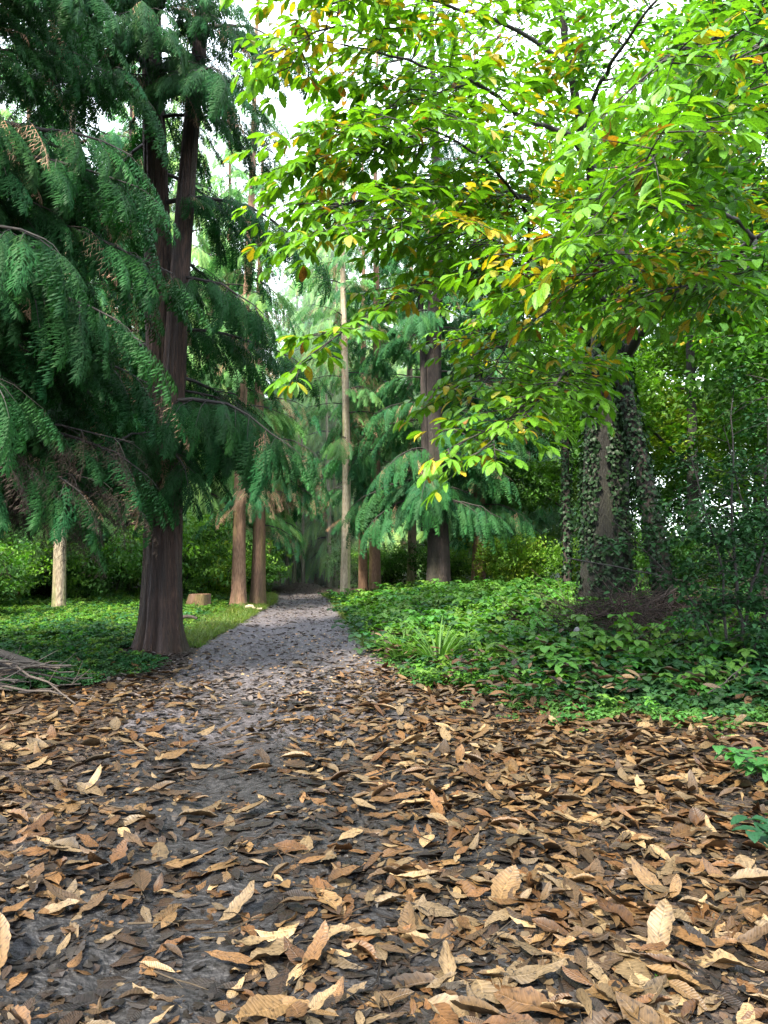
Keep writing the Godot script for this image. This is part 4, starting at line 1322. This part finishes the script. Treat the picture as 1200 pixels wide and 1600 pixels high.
	for e in [[-12, -27, 0], [-7.6, -27.5, 0], [-6.2, -29, 1], [-10.8, -20.5, 0], [-13.5, -23, 0], [-14, -18, 1], [-8.8, -31, 1], [-5.8, -33, 0], [-11.5, -33, 0], [-16, -29, 0], [5, -33, 1], [8.5, -29, 1], [9.5, -25, 1], [10.5, -21, 0], [7.4, -19.5, 0], [12, -24, 1], [0.2, -37, 0], [2.6, -33.5, 0], [4.8, -29, 1], [6.4, -35, 1], [3.2, -38, 1], [9.2, -14.5, 0], [11, -17.5, 1], [13.5, -31, 1], [-1.2, -39, 0], [-6.9, -39, 0], [-12.2, -15.5, 0], [-9.2, -16.8, 0], [7.6, -12.8, 0], [-6.6, -24.5, 0], [-2.3, -50, 0], [-8.5, -49, 0], [13, -20, 1], [15.5, -25, 1], [12.6, -15.5, 1], [16, -19, 0], [-15.5, -25, 1], [-18, -24, 0]]:
		copy(u0 if e[2] == 0 else u1, "bush", g.call(e[0], e[1]), rnd(0, TAU), Vector3(1, rnd(0.8, 1.25), 1) * rnd(0.85, 1.25), ["leafy green bush in the understorey behind the trunks", "leafy lime green bush in the understorey behind the trunks"][e[2]], "understorey bushes")

	chestnut()
	# the leaning stem beside it
	var leaning := thing("leaning_tree", "thinner ivy-covered stem leaning away from the foot of the chestnut", "tree", g.call(4.85, -13.2))
	rng.seed = 520
	put("trunk", trunk(7.5, 0.18, 0.09, 0.35, 0.08, Vector3(-1.7, 0, 0.3), 5, 28, 40), M.dark_bark, leaning)
	var lean_up := func() -> Array:
		var y := rng.randf() * 6.8
		var a := rnd(0, TAU)
		var d := Vector3(cos(a), 0, sin(a))
		return [trunk_mid(7.5, 0.18, Vector3(-1.7, 0, 0.3), 5, y) + d * lerpf(0.18, 0.1, y / 7.5), d]
	ivy_on(leaning, lean_up, 3000, 0.07, Color(0.008, 0.021, 0.008))

	sapling("dark multi-stemmed sapling with small glossy leaves spreading over the bank", g.call(4.0, -8.8), 601, [[Vector3(0.25, 3.4, -0.5), 0.028, 34], [Vector3(-0.35, 2.6, -0.3), 0.022, 26], [Vector3(0.9, 3.0, 0.1), 0.026, 30], [Vector3(-1.2, 1.9, -0.6), 0.014, 20], [Vector3(1.4, 2.2, 0.3), 0.018, 24]], 36, 0.085, Color(0.014, 0.045, 0.014), 0.75)
	sapling("dense dark holly-like bush behind the multi-stemmed sapling", g.call(5.7, -11.6), 602, [[Vector3(0.2, 4.2, 0), 0.05, 46], [Vector3(-0.6, 3.2, 0.2), 0.03, 40], [Vector3(1.1, 3.6, -0.3), 0.03, 40], [Vector3(-1.1, 2.0, 0.4), 0.02, 30], [Vector3(1.5, 2.4, 0.5), 0.02, 34]], 30, 0.085, Color(0.02, 0.065, 0.02), 0.9)

	dead_wood()
	undergrowth()
	sedge("large sedge tuft of long arching blades at the front of the bank", Vector2(0.72, -10.4), 0.85, 801)
	sedge("smaller sedge tuft beside the large one, nearer the path", Vector2(0.25, -11.2), 0.6, 802)
	sedge("thin sedge tuft at the foot of the herbs behind the large one", Vector2(1.2, -11.0), 0.55, 803)
	sprig("seedling", "bushy fresh green seedling growing through the fallen leaves", "plant", Vector2(2.42, -5.0), 8, 0.26, 8, 0.115, 0.3, Color(0.06, 0.20, 0.055), 811, 0.7)
	sprig("bramble_sprig", "low dark bramble spray trailing over the fallen leaves below the bushy seedling", "plant", Vector2(2.05, -4.1), 5, 0.12, 6, 0.12, 0.33, Color(0.025, 0.095, 0.045), 812, 1.8)
	sprig("seedling", "tiny bright green sprig alone among the nearest fallen leaves", "plant", Vector2(0.95, -2.72), 3, 0.03, 4, 0.03, 0.25, Color(0.10, 0.26, 0.04), 813, 0.8)
	sprig("seedling", "small upright seedling at the front edge of the brambles", "plant", Vector2(1.95, -7.6), 3, 0.22, 5, 0.08, 0.32, Color(0.06, 0.17, 0.05), 814, 0.4)
	sprig("beech_seedling", "young plant with a few broad pale green leaves below the dark sapling", "plant", Vector2(3.35, -8.0), 3, 0.62, 6, 0.12, 0.34, Color(0.09, 0.23, 0.07), 815, 0.35)
	sprig("seedling", "leafy mid green plant at the frame edge below the dark sapling", "plant", Vector2(3.75, -7.3), 6, 0.45, 8, 0.10, 0.3, Color(0.06, 0.17, 0.06), 816, 0.5)
	litter(ground, path)
	tell_apart()

# every repeat gets the landmark it stands behind and its turn counted from the front
func tell_apart() -> void:
	var turn := ["nearest", "second nearest", "third nearest", "fourth nearest", "fifth nearest", "sixth nearest", "seventh nearest", "eighth nearest", "ninth nearest", "tenth nearest", "eleventh nearest", "twelfth nearest"]
	var marks := [[60.0, "past the slender pale trunk, towards the open edge"], [190.0, "behind the slender pale trunk"], [345.0, "behind the forked cedar"], [440.0, "behind the pair of reddish trunks"], [530.0, "above the dark end of the path"], [620.0, "behind the pale larch trunk"], [740.0, "behind the double-stemmed dark cedar"], [890.0, "between the dark cedar and the chestnut"], [1010.0, "behind the ivy-clad chestnut"], [9999.0, "behind the dark saplings on the bank"]]
	var kinds := {"conifers in the wood beyond the path": "green conifer", "understorey bushes": "leafy bush", "broadleaved trees behind the bank": "broadleaved tree"}
	var seen := {}
	for o in get_children():
		var group: String = o.get_meta("group", "")
		if not kinds.has(group): continue
		var x := pix_of(o.position).x
		var mark := ""
		for e in marks:
			if x < e[0]:
				mark = e[1]
				break
		var key: String = group + "|" + mark
		if not seen.has(key): seen[key] = []
		seen[key].append([-o.position.z, o, mark, group])
	for key in seen:
		var row: Array = seen[key]
		row.sort_custom(func(a, b): return a[0] < b[0])
		for k in row.size():
			var of: String = kinds[row[k][3]]
			row[k][1].set_meta("label", ("%s %s %s" % [turn[mini(k, 11)], of, row[k][2]]) if row.size() > 1 else "lone %s %s" % [of, row[k][2]])
	var bare := []
	for o in get_children():
		if o.get_meta("group", "") == "bare trunks in the dark gap": bare.append([pix_of(o.position).x, o])
	bare.sort_custom(func(a, b): return a[0] < b[0])
	for k in bare.size():
		bare[k][1].set_meta("label", "%s thin bare trunk in the dark gap, counted from the reddish pair" % ["first", "second", "third", "fourth", "fifth", "sixth", "seventh"][k])
